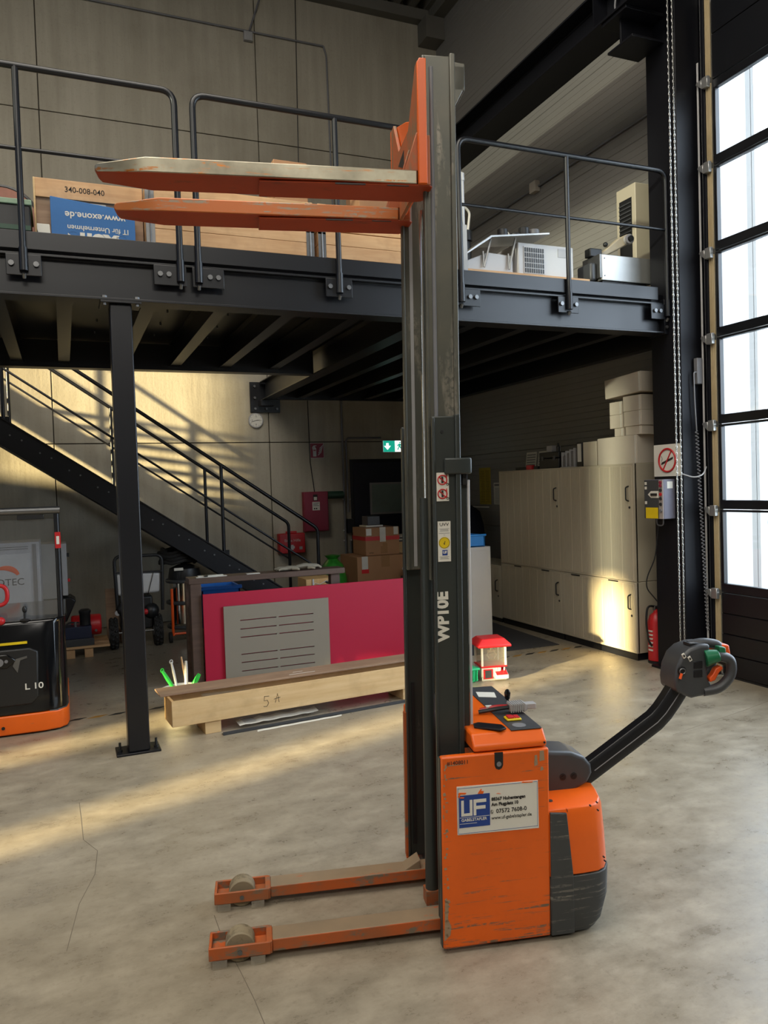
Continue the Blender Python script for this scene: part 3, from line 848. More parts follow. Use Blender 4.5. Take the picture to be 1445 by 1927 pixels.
ro = rail(0.112, 1, 0.05, 1.958, 0.012, 0.118, 'outer_mast_rail', 'mastd')
rail(0.60, -1, 0.085, 1.958, -0.012, 0.118, 'outer_mast_rail', 'mastd')
tp(MB().box(0.118, 0.150, 0.14, 0.165, 0.70, 1.74), 'mast_back_strip', 'mastd', ro, bevel=0.003)
ri = rail(0.158, 1, 1.345, 3.300, 0.006, 0.130, 'inner_mast_rail', 'mast')
rf = rail(0.555, -1, 1.345, 3.215, -0.006, 0.122, 'inner_mast_rail', 'mast')
tp(MB().cyl((0.040, 0.157, 1.40), (0.040, 0.157, 3.255), 0.008, 10), 'weld_bead', 'mgrey', ri)
tp(MB().box(0.026, 0.040, 0.543, 0.546, 1.36, 3.2), 'roller_track', 'lgrey', rf)
tp(MB().box(0.012, 0.026, 0.584, 0.592, 0.14, 0.85), 'rail_slot', 'black', rf)
tp(MB().box(-0.022, -0.012, 0.585, 0.612, 0.09, 0.72), 'orange_guard', 'orangeleg', rf)
tp(MB().prism([(0.122, 3.285), (0.172, 3.28), (0.172, 3.195), (0.122, 3.10)], 'y', 0.165, 0.175).prism([(0.122, 3.285), (0.172, 3.28), (0.172, 3.195), (0.122, 3.10)], 'y', 0.54, 0.55).box(0.10, 0.172, 0.165, 0.55, 3.18, 3.27), 'top_tie', 'mast', bevel=0.003)
# tie bar that wraps round the outer rails
tt = tp(MB().prism([(0.052, 0.098), (0.060, 0.094), (0.146, 0.094), (0.160, 0.10), (0.160, 0.112), (0.118, 0.112), (0.06, 0.112)], 'z', 1.742, 1.802).box(0.142, 0.160, 0.10, 0.62, 1.742, 1.802).box(0.055, 0.16, 0.605, 0.62, 1.742, 1.802), 'mast_tie', 'mastd', bevel=0.006, seg=3)
tp(MB().box(0.128, 0.148, 0.12, 0.16, 1.70, 1.742), 'stop_block', 'rubber', tt, bevel=0.003)
tp(MB().cyl((0.05, 0.113, 1.90), (0.05, 0.110, 1.90), 0.006, 10), 'bolt_hole', 'black', ro)
tp(MB().box(0.152, 0.156, 0.14, 0.58, 0.79, 1.72), 'mast_guard', 'pvc', smooth=False)
tp(MB().box(0.150, 0.160, 0.132, 0.142, 0.79, 1.72), 'guard_edge', 'white', bevel=0.002)
# labels on the mast
l1 = tp(MB().box(0.026, 0.073, 0.1085, 0.1125, 1.643, 1.749), 'warning_label', 'paper', ro)
for zc in (1.722, 1.670):
    cx = 0.048
    tp(MB().tube([(cx + .017 * math.cos(a), 0.107, zc + .017 * math.sin(a)) for a in [k * 2 * math.pi / 24 for k in range(24)]], 0.0022, 6, True).tube([(cx - .012, 0.107, zc + .012), (cx + .012, 0.107, zc - .012)], 0.002, 6).tube([(cx + .016, 0.107, zc + .02), (cx + .016, 0.107, zc - .014)], 0.0018, 6), 'prohibition_ring', 'red', ro)
    tp(MB().ball((cx, 0.107, zc + .009), 0.004, n=10, m=6).box(cx - .004, cx + .004, 0.1065, 0.1075, zc - .012, zc + .005).tube([(cx + .02 + .004 * math.cos(a), 0.107, zc - .017 + .004 * math.sin(a)) for a in [k * .785 for k in range(8)]], 0.001, 5, True), 'pictogram', 'ink', ro)
l2 = tp(MB().box(0.028, 0.077, 0.1085, 0.1125, 1.418, 1.568), 'inspection_label', 'paper', ro)
text('UVV', sk((0.0525, 0.1082, 1.556)), X, Z, 0.017, 'ink', ro, 'CENTER', sx=1.1)
b = MB()
for z_, w_ in ((1.540, .038), (1.536, .030), (1.532, .034), (1.524, .042), (1.517, .006), (1.436, .036), (1.432, .026), (1.428, .034)):
    b.box(0.0525 - w_ / 2, 0.0525 + w_ / 2, 0.108, 0.109, z_ - .0006, z_ + .0006)
tp(b, 'small_print', 'mgrey', ro)
tp(MB().cyl((0.0525, 0.110, 1.488), (0.0525, 0.1078, 1.488), 0.0215, 28), 'test_badge', 'yellow', ro)
tp(MB().tube([(0.0525 + .0195 * math.cos(a), 0.1077, 1.488 + .0195 * math.sin(a)) for a in [k * 2 * math.pi / 24 for k in range(24)]], 0.0006, 5, True).tube([(0.052, .1077, 1.481), (0.055, .1077, 1.494)], 0.0012, 5).tube([(0.052, .1077, 1.481), (0.049, .1077, 1.488)], 0.0008, 5), 'badge_mark', 'ink', ro)
tp(MB().box(0.044, 0.064, 0.1078, 0.109, 1.441, 1.461), 'logo_field', 'lblue', ro)
text('UF', sk((0.054, 0.1076, 1.452)), X, Z, 0.013, 'paper', ro, 'CENTER', 0.0006)
text('WP10E', sk((0.0455, 0.1115, 1.118)), Z, nX, 0.063, 'paper', ro, 'LEFT', 0.003, 0.97)
# lift cylinders and chains
for v in (0.255,):
    cyb = tp(MB().cyl((0.018, v, 0.11), (0.018, v, 1.655), 0.0265, 20), 'lift_cylinder', 'mastd')
    tp(MB().cyl((0.021, v, 1.655), (0.021, v, 2.76), 0.0135, 16), 'piston_rod', 'chrome', cyb)
    tp(MB().box(-0.012, 0.05, v - .03, v + .03, 0.06, 0.115), 'cylinder_foot', 'orangeleg', cyb)
    tp(MB().box(0.028, 0.031, v - .055, v - .037, 0.9, 3.22), 'lift_chain', 'mastd', cyb)

# --- carriage
ca = tp(MB().prism([(0.10, 2.80), (0.10, 3.245), (0.135, 3.245), (0.275, 3.075), (0.475, 3.08), (0.585, 3.235), (0.645, 3.235), (0.645, 2.80)], 'x', -0.026, -0.012), 'carriage_plate', 'carbrown', bevel=0.003)
tp(MB().prism([(0.36, 3.035), (0.478, 3.02), (0.36, 2.965)], 'x', -0.0275, -0.024), 'carriage_opening', 'black', ca)
tp(MB().prism([(0.11, 2.82), (0.64, 2.82), (0.64, 3.25), (0.40, 3.165), (0.30, 3.12), (0.13, 3.12)], 'x', -0.010, 0.004), 'carriage_back', 'orange2', bevel=0.003)
tp(MB().prism([(-0.027, 2.80), (-0.027, 3.235), (-0.019, 3.250), (0.006, 3.250), (0.006, 2.80)], 'y', 0.088, 0.104), 'side_plate', 'orange2', bevel=0.003)
tp(MB().prism([(-0.027, 2.80), (-0.027, 3.235), (-0.019, 3.240), (0.006, 3.240), (0.006, 2.80)], 'y', 0.636, 0.650), 'side_plate', 'orange2', bevel=0.003)
b = MB().box(0.010, 0.022, 0.47, 0.50, 3.10, 3.20).box(0.010, 0.022, 0.40, 0.44, 3.08, 3.18)
tp(b, 'chain_anchor', 'steel', ca, bevel=0.003)
b = MB()
for k in range(11):
    b.box(0.004, 0.012, 0.265 + (k % 2) * .006, 0.285 - (k % 2) * .006, 3.13 + k * .011, 3.139 + k * .011)
tp(b, 'chain_end', 'black', ca)['kind'] = 'stuff'

# --- forks (inverted channels; the bottom plate stops half way)
for v, sm, rnd in ((0.10, 'forkside', False), (0.472, 'forkorange', True)):
    w_ = 0.168
    us = (-1.163, -1.150, -0.985, -0.03)
    zt = (2.849, 2.853, 2.866, 2.852); zb = (2.832, 2.822, 2.812, 2.801)
    wn = (0.050, 0.036, 0.0, 0.0)
    rings = []
    for k in range(4):
        rings.append([(us[k], v + wn[k], zb[k]), (us[k], v + w_ - wn[k], zb[k]), (us[k], v + w_ - wn[k], zt[k]), (us[k], v + wn[k], zt[k])])
    fk = tp(MB().loft(rings), 'fork', [sm, 'forkred'], bevel=0.004)
    for p in fk.data.polygons:
        if p.normal.z < -0.7:
            p.material_index = 1
    pl = [(-0.60, v + .012), (-0.03, v + .004), (0.018, v + .004), (0.030, v + .02), (0.030, v + w_ - .035), (0.018, v + w_ - .008), (-0.015, v + w_), (-0.60, v + w_ - .012)]
    tp(MB().prism(pl, 'z', 2.797, 2.803), 'bottom_plate', 'forkred', fk, bevel=0.003)
    tp(MB().box(-0.33, -0.22, v + .006, v + .012, 2.7955, 2.80).box(-0.14, -0.06, v + .006, v + .012, 2.7955, 2.80), 'weld_slot', 'black', fk)
    tp(MB().prism([(-0.075, 2.85), (-0.014, 2.85), (-0.014, 2.99), (-0.03, 2.99)], 'y', v + .004, v + .018).prism([(-0.075, 2.85), (-0.014, 2.85), (-0.014, 2.99), (-0.03, 2.99)], 'y', v + w_ - .018, v + w_ - .004).box(-0.016, 0.02, v, v + w_, 2.80, 2.98), 'fork_heel', 'carbrown', fk, bevel=0.003)

# --- tiller
def tl(mb, *a_, **k_):      # the tiller stands a little to the operator's left
    return tp(mb.xf(lambda x, y, z: (x - 0.062, y - 0.10, z + 0.030)), *a_, **k_)


hs = [(0.42, 0.452), (0.50, 0.44), (0.555, 0.435), (0.64, 0.452), (0.695, 0.478), (0.716, 0.515), (0.712, 0.55), (0.684, 0.582), (0.63, 0.606), (0.49, 0.622), (0.42, 0.622)]
hu = tl(MB().prism(hs, 'y', 0.265, 0.415), 'tiller_housing', 'dgrey', bevel=0.014, seg=3)
for x_ in (0.592, 0.637):
    tl(MB().cyl((x_, 0.266, 0.512), (x_, 0.2625, 0.512), 0.013, 16), 'screw_recess', 'black', hu)
    tl(MB().cyl((x_, 0.264, 0.512), (x_, 0.2605, 0.512), 0.007, 6), 'screw', 'steel', hu)
cl = [(0.66, 0.34, 0.455), (0.745, 0.34, 0.507), (0.90, 0.34, 0.604), (1.02, 0.34, 0.680), (1.055, 0.34, 0.713), (1.090, 0.34, 0.757), (1.125, 0.34, 0.806)]
rg = []
for k, p in enumerate(cl):
    a = Vector(cl[max(0, k - 1)]); c_ = Vector(cl[min(len(cl) - 1, k + 1)]); d = (c_ - a).normalized(); n_ = Vector((-d.z, 0, d.x)); P_ = Vector(p)
    q = []
    for s_, t_ in ((-1, .6), (-.75, 1), (.75, 1), (1, .6), (1, -.6), (.75, -1), (-.75, -1), (-1, -.6)):
        q.append(P_ + Vector((0, 0.030 * s_, 0)) + n_ * 0.040 * t_)
    rg.append(q)
arm = tl(MB().loft(rg), 'tiller_arm', 'steel', bevel=0.002)
el = [tuple(Vector(p) + Vector((0, -0.031, 0))) for p in cl[1:]]
tl(MB().tube(el, 0.0022, 6), 'arm_edge', 'mgrey', arm)
hd = [(1.045, 0.800), (1.040, 0.845), (1.050, 0.905), (1.075, 0.955), (1.115, 0.985), (1.170, 1.000), (1.220, 1.000), (1.215, 0.955), (1.200, 0.90), (1.208, 0.845), (1.235, 0.805), (1.235, 0.775), (1.16, 0.770), (1.125, 0.765)]
def th(mb, *a_, **k_):
    return tl(mb.xf(lambda x, y, z: (1.335 + (x - 1.335) * 0.87, y, 0.90 + (z - 0.90) * 0.92)), *a_, **k_)


head = th(MB().prism(hd, 'y', 0.275, 0.405), 'tiller_head', 'dgrey', bevel=0.012, seg=3)
th(MB().tube(fillet([(1.15, 0.34, 0.985), (1.22, 0.33, 0.998), (1.285, 0.32, 0.985), (1.302, 0.32, 0.962)], .04), [0.022] * 14, 12), 'top_bridge', 'dgrey', head)
lp = fillet([(1.19, 0.29, 0.790), (1.265, 0.275, 0.800), (1.325, 0.27, 0.862), (1.318, 0.27, 0.930), (1.268, 0.27, 0.945), (1.235, 0.275, 0.945)], .04, 6)
th(MB().tube(lp, 0.0225, 12), 'handle_loop', 'dgrey', head)
lp2 = [(p[0], 0.68 - p[1], p[2]) for p in lp]
th(MB().tube(lp2, 0.0225, 12), 'handle_loop', 'dgrey', head)
th(MB().ball((1.112, 0.39, 0.895), 0.05, 0.05, 0.072, 16, 10), 'left_grip', 'dgrey', head)
th(MB().cyl((1.195, 0.285, 0.938), (1.255, 0.268, 0.950), 0.040, 20, 0.026), 'throttle_knob', 'handgreen', head, bevel=0.004)
th(MB().prism([(1.255, 0.99), (1.288, 0.985), (1.292, 0.945), (1.262, 0.935)], 'y', 0.262, 0.30), 'throttle_wing', 'handgreen', head, bevel=0.005)
th(MB().prism([(1.285, 0.992), (1.335, 0.985), (1.345, 0.93), (1.305, 0.918), (1.285, 0.935)], 'y', 0.30, 0.39), 'belly_button', 'rorange', head, bevel=0.008, seg=3)
th(MB().box(1.325, 1.362, 0.31, 0.38, 0.885, 0.915), 'button_bracket', 'black', head, bevel=0.004)
th(MB().prism([(1.215, 0.832), (1.24, 0.838), (1.262, 0.872), (1.283, 0.890), (1.272, 0.902), (1.245, 0.892), (1.228, 0.865), (1.212, 0.85)], 'y', 0.272, 0.30), 'trigger', 'rorange', head, bevel=0.004)
for z_ in (0.897, 0.858):
    th(MB().box(1.132, 1.176, 0.2715, 0.277, z_, z_ + .032), 'rocker_button', 'steel', head, bevel=0.002)
th(MB().box(1.13, 1.175, 0.30, 0.35, 0.990, 1.0035), 'display', 'black', head, bevel=0.002)
text('24', sk((1.335 - .183 * .87 - .062, 0.312 - .10, .90 + .1036 * .92 + .030)), X, Y, 0.02, 'lgrey', head, 'CENTER')
for x_, z_ in ((1.082, 0.958), (1.112, 0.943)):
    th(MB().box(x_ - .007, x_ + .007, 0.2705, 0.276, z_ - .011, z_ + .011).rot(-30, (x_, .273, z_), 'Y'), 'button_label', 'paper', head)
    th(MB().box(x_ - .004, x_ + .004, 0.2695, 0.276, z_ - .005, z_ + .005).rot(-30, (x_, .273, z_), 'Y'), 'button_symbol', 'ink', head)
th(MB().cyl((1.072, 0.277, 0.892), (1.072, 0.270, 0.892), 0.02, 16), 'key_switch', 'black', head)
ky = th(MB().tube([(1.068 + .014 * math.cos(a), 0.262, 0.893 + .012 * math.sin(a)) for a in [k * .523 for k in range(12)]], 0.0025, 6, True), 'key_ring', 'zinc', head)
th(MB().tube([(1.062, 0.26, 0.885), (1.052, 0.258, 0.862)], 0.006, 8), 'key_tag', 'rorange', ky)

# ================================================================== OTHER THINGS
# ---- forklift at the left edge
t = thing('forklift', 'black and orange low electric truck with clear guard screen at the frame edge', 'truck', (0, 0, 0))
pl_ = [(-1.25, 6.12), (-0.20, 6.10), (-0.10, 6.12), (-0.045, 6.18), (-0.03, 6.30), (-0.03, 7.2), (-1.25, 7.2)]
MB().loft([[(x, y, z) for x, y in pl_] for z in (0.15, 0.80)] + [[(x + (.02 if x > -.2 else 0), y + .02, .825) for x, y in pl_]]).build('bonnet', 'gloss', t, bevel=0.012, seg=3)
pb = [(x + (.006 if x > -.2 else 0), y - .008) for x, y in pl_]
MB().prism(pb, 'z', 0.012, 0.15).build('bumper_skirt', M['orange2'], t, bevel=0.01, seg=3)
MB().prism([(-0.16, 6.105), (-0.10, 6.113), (-0.042, 6.175), (-0.026, 6.30), (-0.026, 6.5), (-0.16, 6.5)], 'z', 0.01, 0.155).build('skirt_corner', 'bumper', t, bevel=0.006)
MB().prism([(-1.2, 0.22), (-0.27, 0.22), (-0.225, 0.27), (-0.215, 0.60), (-0.27, 0.63), (-1.2, 0.63)], 'y', 6.085, 6.11).build('front_cover', 'black', t, bevel=0.012, seg=3)
MB().box(-1.0, -0.285, 6.088, 6.1, 0.662, 0.679).build('stripe', 'yellow', t)
hn = MB().prism([(-0.62, 0.555), (-0.56, 0.50), (-0.42, 0.50), (-0.36, 0.55), (-0.42, 0.60), (-0.56, 0.60)], 'y', 6.075, 6.09).build('handle_recess', 'gloss', t, bevel=0.008)
MB().cyl((-0.47, 6.08, 0.545), (-0.47, 6.068, 0.545), 0.028, 16).cyl((-0.425, 6.08, 0.55), (-0.425, 6.07, 0.55), 0.012, 12).build('lock', 'mgrey', hn)
MB().prism([(-0.365, 0.56), (-0.29, 0.575), (-0.29, 0.56), (-0.335, 0.548), (-0.355, 0.46), (-0.385, 0.51)], 'y', 6.078, 6.088).build('reflection_tick', 'zinc', hn)  # silver tick shape modelled to stand for a reflection on the cover
text('L 10', (-0.315, 6.0835, 0.35), X, Z, 0.062, 'paper', t, bold=0.001, sx=1.15)
MB().cyl((-0.465, 6.09, 0.07), (-0.465, 6.085, 0.07), 0.012, 12).build('plug', 'black', t)
for x_ in (-0.055, -1.2):
    MB().tube([(x_, 6.22, 0.81), (x_, 6.24, 1.60)], 0.020, 10).build('guard_post', 'steel', t)
MB().tube([(-1.25, 6.22, 1.615), (-0.03, 6.22, 1.615)], 0.028, 12).build('guard_bar', 'zinc', t)
MB().box(-0.32, -0.14, 6.215, 6.24, 1.55, 1.585).build('clamp', 'black', t, bevel=.004)
MB().box(-1.2, -0.06, 6.235, 6.24, 0.82, 1.55).build('guard_screen', 'acryl', t, smooth=False)
MB().prism([(-0.072, 1.33), (-0.032, 1.33), (-0.032, 1.45), (-0.072, 1.45)], 'y', 6.195, 6.20).build('warning_sticker', 'red', t)
MB().box(-0.062, -0.042, 6.192, 6.1955, 1.36, 1.42).build('sticker_figure', 'paper', t)
MB().tube(fillet([(-0.64, 6.18, 1.085), (-0.405, 6.18, 1.085), (-0.405, 6.18, 0.94), (-0.64, 6.18, 0.94)], .065, 6), 0.015, 10).build('steering_grip', 'red', t)
MB().tube([(-0.60, 6.17, 1.085), (-0.46, 6.17, 1.085)], 0.018, 10).build('grip_bar', 'black', t)
lv = MB().tube([(-0.295, 6.16, 0.80), (-0.295, 6.16, 0.88)], [0.010, 0.008], 10).build('lever', 'black', t)
MB().ball((-0.295, 6.16, 0.90), 0.017, 0.017, 0.026).build('knob', 'black', lv)
MB().lathe([(0.02, 0), (0.035, 0.012), (0.02, 0.02)], (-0.295, 6.13, 0.815), 14).build('gaiter', 'rubber', lv)
MB().ball((-0.455, 6.12, 0.835), 0.035, 0.03, 0.03).build('stop_button', 'red', t)

# ---- grey cabinet with a printed logo behind the forklift
t = thing('machine_cabinet', 'pale grey cabinet with orange swirl logo, seen through the clear screen', 'cabinet')
MB().box(-1.35, -0.24, 8.3, 8.85, 0.0, 1.28).build('body', plain('cabinet_grey_blue', 'b4b5bd', 0.4), t, bevel=0.006)
MB().box(-1.30, -0.33, 8.293, 8.302, 0.1, 1.17).build('front_panel', plain('cabinet_panel', 'c6c7cd', .45), t, bevel=0.003)
MB().box(-0.30, -0.27, 8.29, 8.3, 0.1, 1.26).build('door_edge', 'mgrey', t)
text('ROTEC', (-0.385, 8.29, 0.895), X, Z, 0.095, 'dgrey', t, 'RIGHT', 0.0, 1.0)
arc = [(-0.56 + .13 * math.cos(a), 8.289, 0.93 + .11 * math.sin(a)) for a in [0.35 + k * .17 for k in range(14)]]
MB().tube(arc, [0.004 + .022 * math.sin(math.pi * min(1, (k + 2) / 13)) for k in range(14)], 8).xf(lambda x, y, z: (x, 8.290 + (y - 8.289) * .1, z)).build('logo_swirl', 'rorange', t)
for zz in (1.235, 1.215):
    MB().box(-1.3, -0.34, 8.294, 8.3, zz, zz + .004).build('vent_slot', 'dgrey', t)

t = thing('band_saw', 'narrow pale machine housing beside the grey logo cabinet', 'machine')
MB().box(-0.30, -0.055, 9.0, 9.4, 0.62, 1.215).box(-0.05, 0.005, 9.0, 9.4, 0.645, 1.21).build('housing', 'lgrey', t, bevel=0.006)
MB().box(0.005, 0.03, 9.02, 9.06, 0.79, 0.825).build('stop_button', 'red', t, bevel=.004)
MB().box(0.005, 0.03, 9.05, 9.12, 1.06, 1.10).build('switch', 'black', t, bevel=.004)
MB().prism([(-0.3, 0.62), (0.03, 0.62), (0.08, 0.58), (-0.02, 0.36), (-0.3, 0.30)], 'y', 9.0, 9.35).build('chute', 'steel', t, bevel=.01)
MB().box(-0.30, -0.06, 9.05, 9.35, 0.0, 0.40).build('stand', 'steel', t, bevel=.006)

# ---- hydraulic unit on a wooden skid
t = thing('wooden_skid', 'pale wooden skid on blocks under the hydraulic unit', 'pallet')
for k in range(3):
    MB().box(-0.045, 0.395, 8.72 + k * .2, 8.90 + k * .2, 0.10, 0.125).build('plank', 'pine', t, bevel=.002, seg=1)
for x_ in (-0.04, 0.14):
    MB().box(x_, x_ + .085, 8.74, 9.28, 0, 0.10).build('bearer', 'pine', t, bevel=.002, seg=1)
t = thing('hydraulic_unit', 'dark blue oil tank with red reservoir and black motor', 'pump')
MB().box(-0.045, 0.24, 8.74, 9.0, 0.125, 0.20).build('drip_tray', 'dgrey', t, bevel=.004)
MB().box(-0.04, 0.22, 8.78, 9.0, 0.20, 0.325).build('tank', plain('tank_blue', '1d2740', 0.4), t, bevel=.005)
MB().lathe([(0.02, 0), (0.055, 0), (0.055, .12), (0.062, .13), (0.062, .155), (0.04, .17)], (0.16, 8.88, 0.33), 18).build('motor', 'black', t)
MB().cyl((0.02, 9.1, 0.29), (0.33, 9.1, 0.29), 0.115, 20).build('reservoir', 'red', t, bevel=.02)
MB().cyl((0.06, 8.83, .32), (0.06, 8.83, .375), .016, 10).build('valve', 'zinc', t)
MB().cyl((0.27, 8.99, .24), (0.27, 8.975, .24), .014, 10).build('valve', 'zinc', t)
MB().tube(fillet([(-0.08, 8.80, .25), (-0.02, 8.80, .38), (0.10, 8.84, .36)], .05), .010, 8).build('hose', 'rubber', t)

# ---- snow blower with cover, board behind
t = thing('snow_blower', 'wheeled garden machine with black loop handlebar and white cover', 'machine')
MB().tube(fillet([(0.505, 9.0, 0.40), (0.485, 9.0, 1.035), (1.00, 9.0, 1.025), (0.985, 9.0, 0.40)], .08, 6), 0.019, 10).build('handlebar', 'black', t)
MB().tube([(0.49, 8.99, 0.855), (0.995, 8.99, 0.84)], 0.010, 8).build('cross_bar', 'black', t)
MB().prism([(0.50, 0.59), (0.97, 0.60), (0.985, 0.83), (0.50, 0.84)], 'y', 9.01, 9.16).build('cover', 'white', t, bevel=.03, seg=3)
MB().tube([(0.55, 9.0, .83), (0.585, 9.0, .60)], 0.004, 6).build('control_cable', 'black', t)
MB().tube([(0.90, 9.0, .83), (0.83, 9.0, .58)], 0.004, 6).build('control_cable', 'black', t)
MB().box(0.53, 0.88, 9.0, 9.35, 0.20, 0.57).ball((0.56, 9.0, .44), .08).ball((0.86, 9.02, .40), .09).build('engine', 'black', t, bevel=.02)
MB().cyl((0.50, 8.99, .41), (0.50, 8.96, .41), .03, 12).build('cap', 'lgrey', t)
MB().ball((0.80, 8.97, .40), .035).build('fuel_cap', 'red', t)
for x_ in (0.455, 0.93):
    wh = MB().cyl((x_ - .045, 9.05, 0.172), (x_ + .045, 9.05, 0.172), 0.165, 28)
    for k in range(18):
        a = k * math.pi / 9
        for s_ in (-.028, .012):
            cx_, cz_ = 9.05 + .166 * math.cos(a + s_ * 4), .172 + .166 * math.sin(a + s_ * 4)
            wh.ball((x_ + s_ + .008, cx_, cz_), .018, .018, .018, 6, 4)
    wo = wh.build('wheel', 'rubber', t)
    MB().cyl((x_ - .05, 9.05, .172), (x_ + .05, 9.05, .172), .06, 16).build('hub', 'mgrey', wo)
MB().cyl((0.45, 9.05, .172), (0.94, 9.05, .172), .012, 8).build('axle', 'zinc', t)
t = thing('loose_board', 'pale board leaning on the wall behind the garden machine wheel', 'board')
MB().box(0.40, 0.56, 9.42, 9.44, 0.0, 0.63).rot(-6, (0.5, 9.44, 0), 'X').build('board', 'pined', t, bevel=.003)

# ---- industrial vacuum
t = thing('industrial_vacuum', 'steel drum vacuum cleaner with grey hose on an orange cart', 'vacuum')
MB().lathe([(0.15, 0), (0.175, 0.01), (0.175, 0.50), (0.16, 0.51)], (1.27, 9.2, 0.20), 28).build('drum', 'chrome', t)
MB().lathe([(0.18, 0), (0.19, 0.03), (0.17, 0.14), (0.08, 0.18)], (1.27, 9.2, 0.70), 24).build('motor_head', 'black', t)
for z_ in (.70, .45, .17):
    MB().tube([(1.27 + .20 * math.cos(a), 9.2 + .20 * math.sin(a), z_) for a in [k * math.pi / 12 for k in range(24)]], .022, 8, True).build('hoop', 'dgrey', t)
MB().tube([(1.10, 9.06, .08), (1.10, 9.06, .62)], .016, 8).tube([(1.10, 9.06, .10), (1.40, 9.06, .10)], .014, 8).build('cart_frame', 'rorange', t)
MB().cyl((1.05, 9.05, .065), (1.085, 9.05, .065), .062, 18).build('caster', 'rubber', t)
MB().cyl((1.40, 9.05, .065), (1.435, 9.05, .065), .062, 18).build('caster', 'rubber', t)
hp = []
for k in range(70):
    a = k * .42
    hp.append((1.20 + (.19 + .02 * math.sin(k)) * math.cos(a), 9.2 + .15 * math.sin(a), .90 + .0024 * k + .015 * math.sin(k * 1.7)))
MB().tube(hp, .022, 8).build('hose', 'rubber', t)
MB().box(1.13, 1.23, 9.0, 9.03, .83, .86).build('label_plate', 'paper', t)

# ---- dark frame with red and grey boards, crate and gloves
t = thing('timber_frame', 'dark brown timber frame table behind the red board', 'frame')
MB().box(0.99, 1.085, 6.86, 6.96, 0, 0.905).build('leg', 'darkwood', t, bevel=.004)
MB().box(0.985, 1.06, 7.10, 7.18, 0, 0.905).build('leg', 'darkwood', t, bevel=.004)
MB().box(2.30, 2.39, 6.90, 6.98, 0, 0.905).build('leg', 'darkwood', t, bevel=.004)
MB().box(0.98, 2.43, 6.86, 7.06, 0.905, 0.957).build('top', 'darkwood', t, bevel=.004)
MB().box(1.0, 1.06, 6.96, 7.10, 0.60, 0.68).build('rail', 'darkwood', t, bevel=.004)
t = MB().box(1.09, 3.12, 6.825, 6.845, 0.0, 0.815).build('red_board', 'redpanel', None, bevel=.002)
tag(t, 'large crimson red board standing upright behind the plywood box', 'board')
b = MB(); xs = (1.262, 1.405, 1.735, 1.757, 2.085, 2.236); zz = [0.0]
rows = (0.105, 0.182, 0.255, 0.408, 0.482, 0.56)
for r_ in rows:
    b.box(xs[0], xs[5], 6.80, 6.818, zz[-1], r_ - .004)
    for i in (0, 2, 4):
        b.box(xs[i], xs[i + 1], 6.80, 6.818, r_ - .004, r_ + .005)
    zz.append(r_ + .005)
b.box(xs[0], xs[5], 6.80, 6.818, zz[-1], 0.695)
t = b.build('slotted_panel', plain('taupe_panel', '8f8779', 0.6, 0, .03, 2), None, smooth=False)
tag(t, 'grey-beige panel with two columns of cut slots leaning on the red board', 'panel')
t = thing('blue_crate', 'blue plastic crate behind the red board, under the frame top', 'crate')
b = MB().box(1.14, 1.50, 7.2, 7.22, 0.45, 0.83).box(1.14, 1.50, 7.5, 7.52, 0.45, 0.83).box(1.14, 1.16, 7.2, 7.52, 0.45, 0.83).box(1.48, 1.50, 7.2, 7.52, 0.45, 0.83).box(1.14, 1.50, 7.2, 7.52, 0.45, 0.47)
b.build('body', 'blue', t, bevel=.004)
MB().box(1.125, 1.515, 7.185, 7.205, 0.80, 0.835).build('rim', 'blue', t, bevel=.005)
t = thing('low_stool', 'plain wooden stool hidden behind the red board under the blue crate', 'stool')
MB().box(1.12, 1.55, 7.19, 7.55, 0.42, 0.45).build('seat', 'pined', t)
for x_ in (1.14, 1.49):
    for y_ in (7.21, 7.49):
        MB().box(x_, x_ + .04, y_, y_ + .04, 0, .42).build('leg', 'pined', t)
t = thing('wooden_box', 'small orange-brown wooden box with a cut handle hole by the frame end', 'box')
MB().box(2.22, 2.53, 7.45, 7.75, 0.0, 0.80).build('body', 'plyd', t, bevel=.003)
MB().ball((2.455, 7.452, 0.755), .028, .006, .016).ball((2.43, 7.452, 0.765), .016, .006, .012).build('hand_hole', 'black', t)
MB().tube([(2.26, 7.445, .70), (2.31, 7.445, .76), (2.36, 7.445, .74), (2.44, 7.445, .78)], .004, 6).build('string', 'paper', t)
MB().box(2.285, 2.30, 7.44, 7.452, .62, .80).build('white_strip', 'white', t)
for i, (gx, lab) in enumerate(((1.93, 'worn beige work glove lying flat, left of the pair'), (2.08, 'worn beige work glove heaped up, right of the pair'))):
    t = thing('work_glove', lab, 'glove', (gx, 6.95, 0.957))
    b = MB().loft([[(x_, y_ * (1.0), z_) for x_, y_, z_ in q] for q in [[(-.10, .045 * math.cos(a), .018 + .016 * math.sin(a) + i * .012) for a in [k * math.pi / 5 for k in range(10)]], [(-.02, .055 * math.cos(a), .024 + .022 * math.sin(a) + i * .016) for a in [k * math.pi / 5 for k in range(10)]], [(.06, .05 * math.cos(a), .022 + .020 * math.sin(a) + i * .012) for a in [k * math.pi / 5 for k in range(10)]]]])
    b.build('cuff', 'glove', t)
    for q in range(4):
        yy = -.04 + q * .026
        s_ = -1 if i == 0 else 1
        MB().tube([(s_ * .05, yy, .022 + i * .01), (s_ * .10, yy * 1.1, .026 + i * .008), (s_ * (.13 + .006 * q), yy * 1.15, .014)], [.014, .013, .010], 8).build('finger', 'glove', t)
    MB().tube([(0, -.05, .02), (.03, -.075, .022), (.06, -.085, .014)], [.015, .013, .010], 8).build('thumb', 'glove', t)
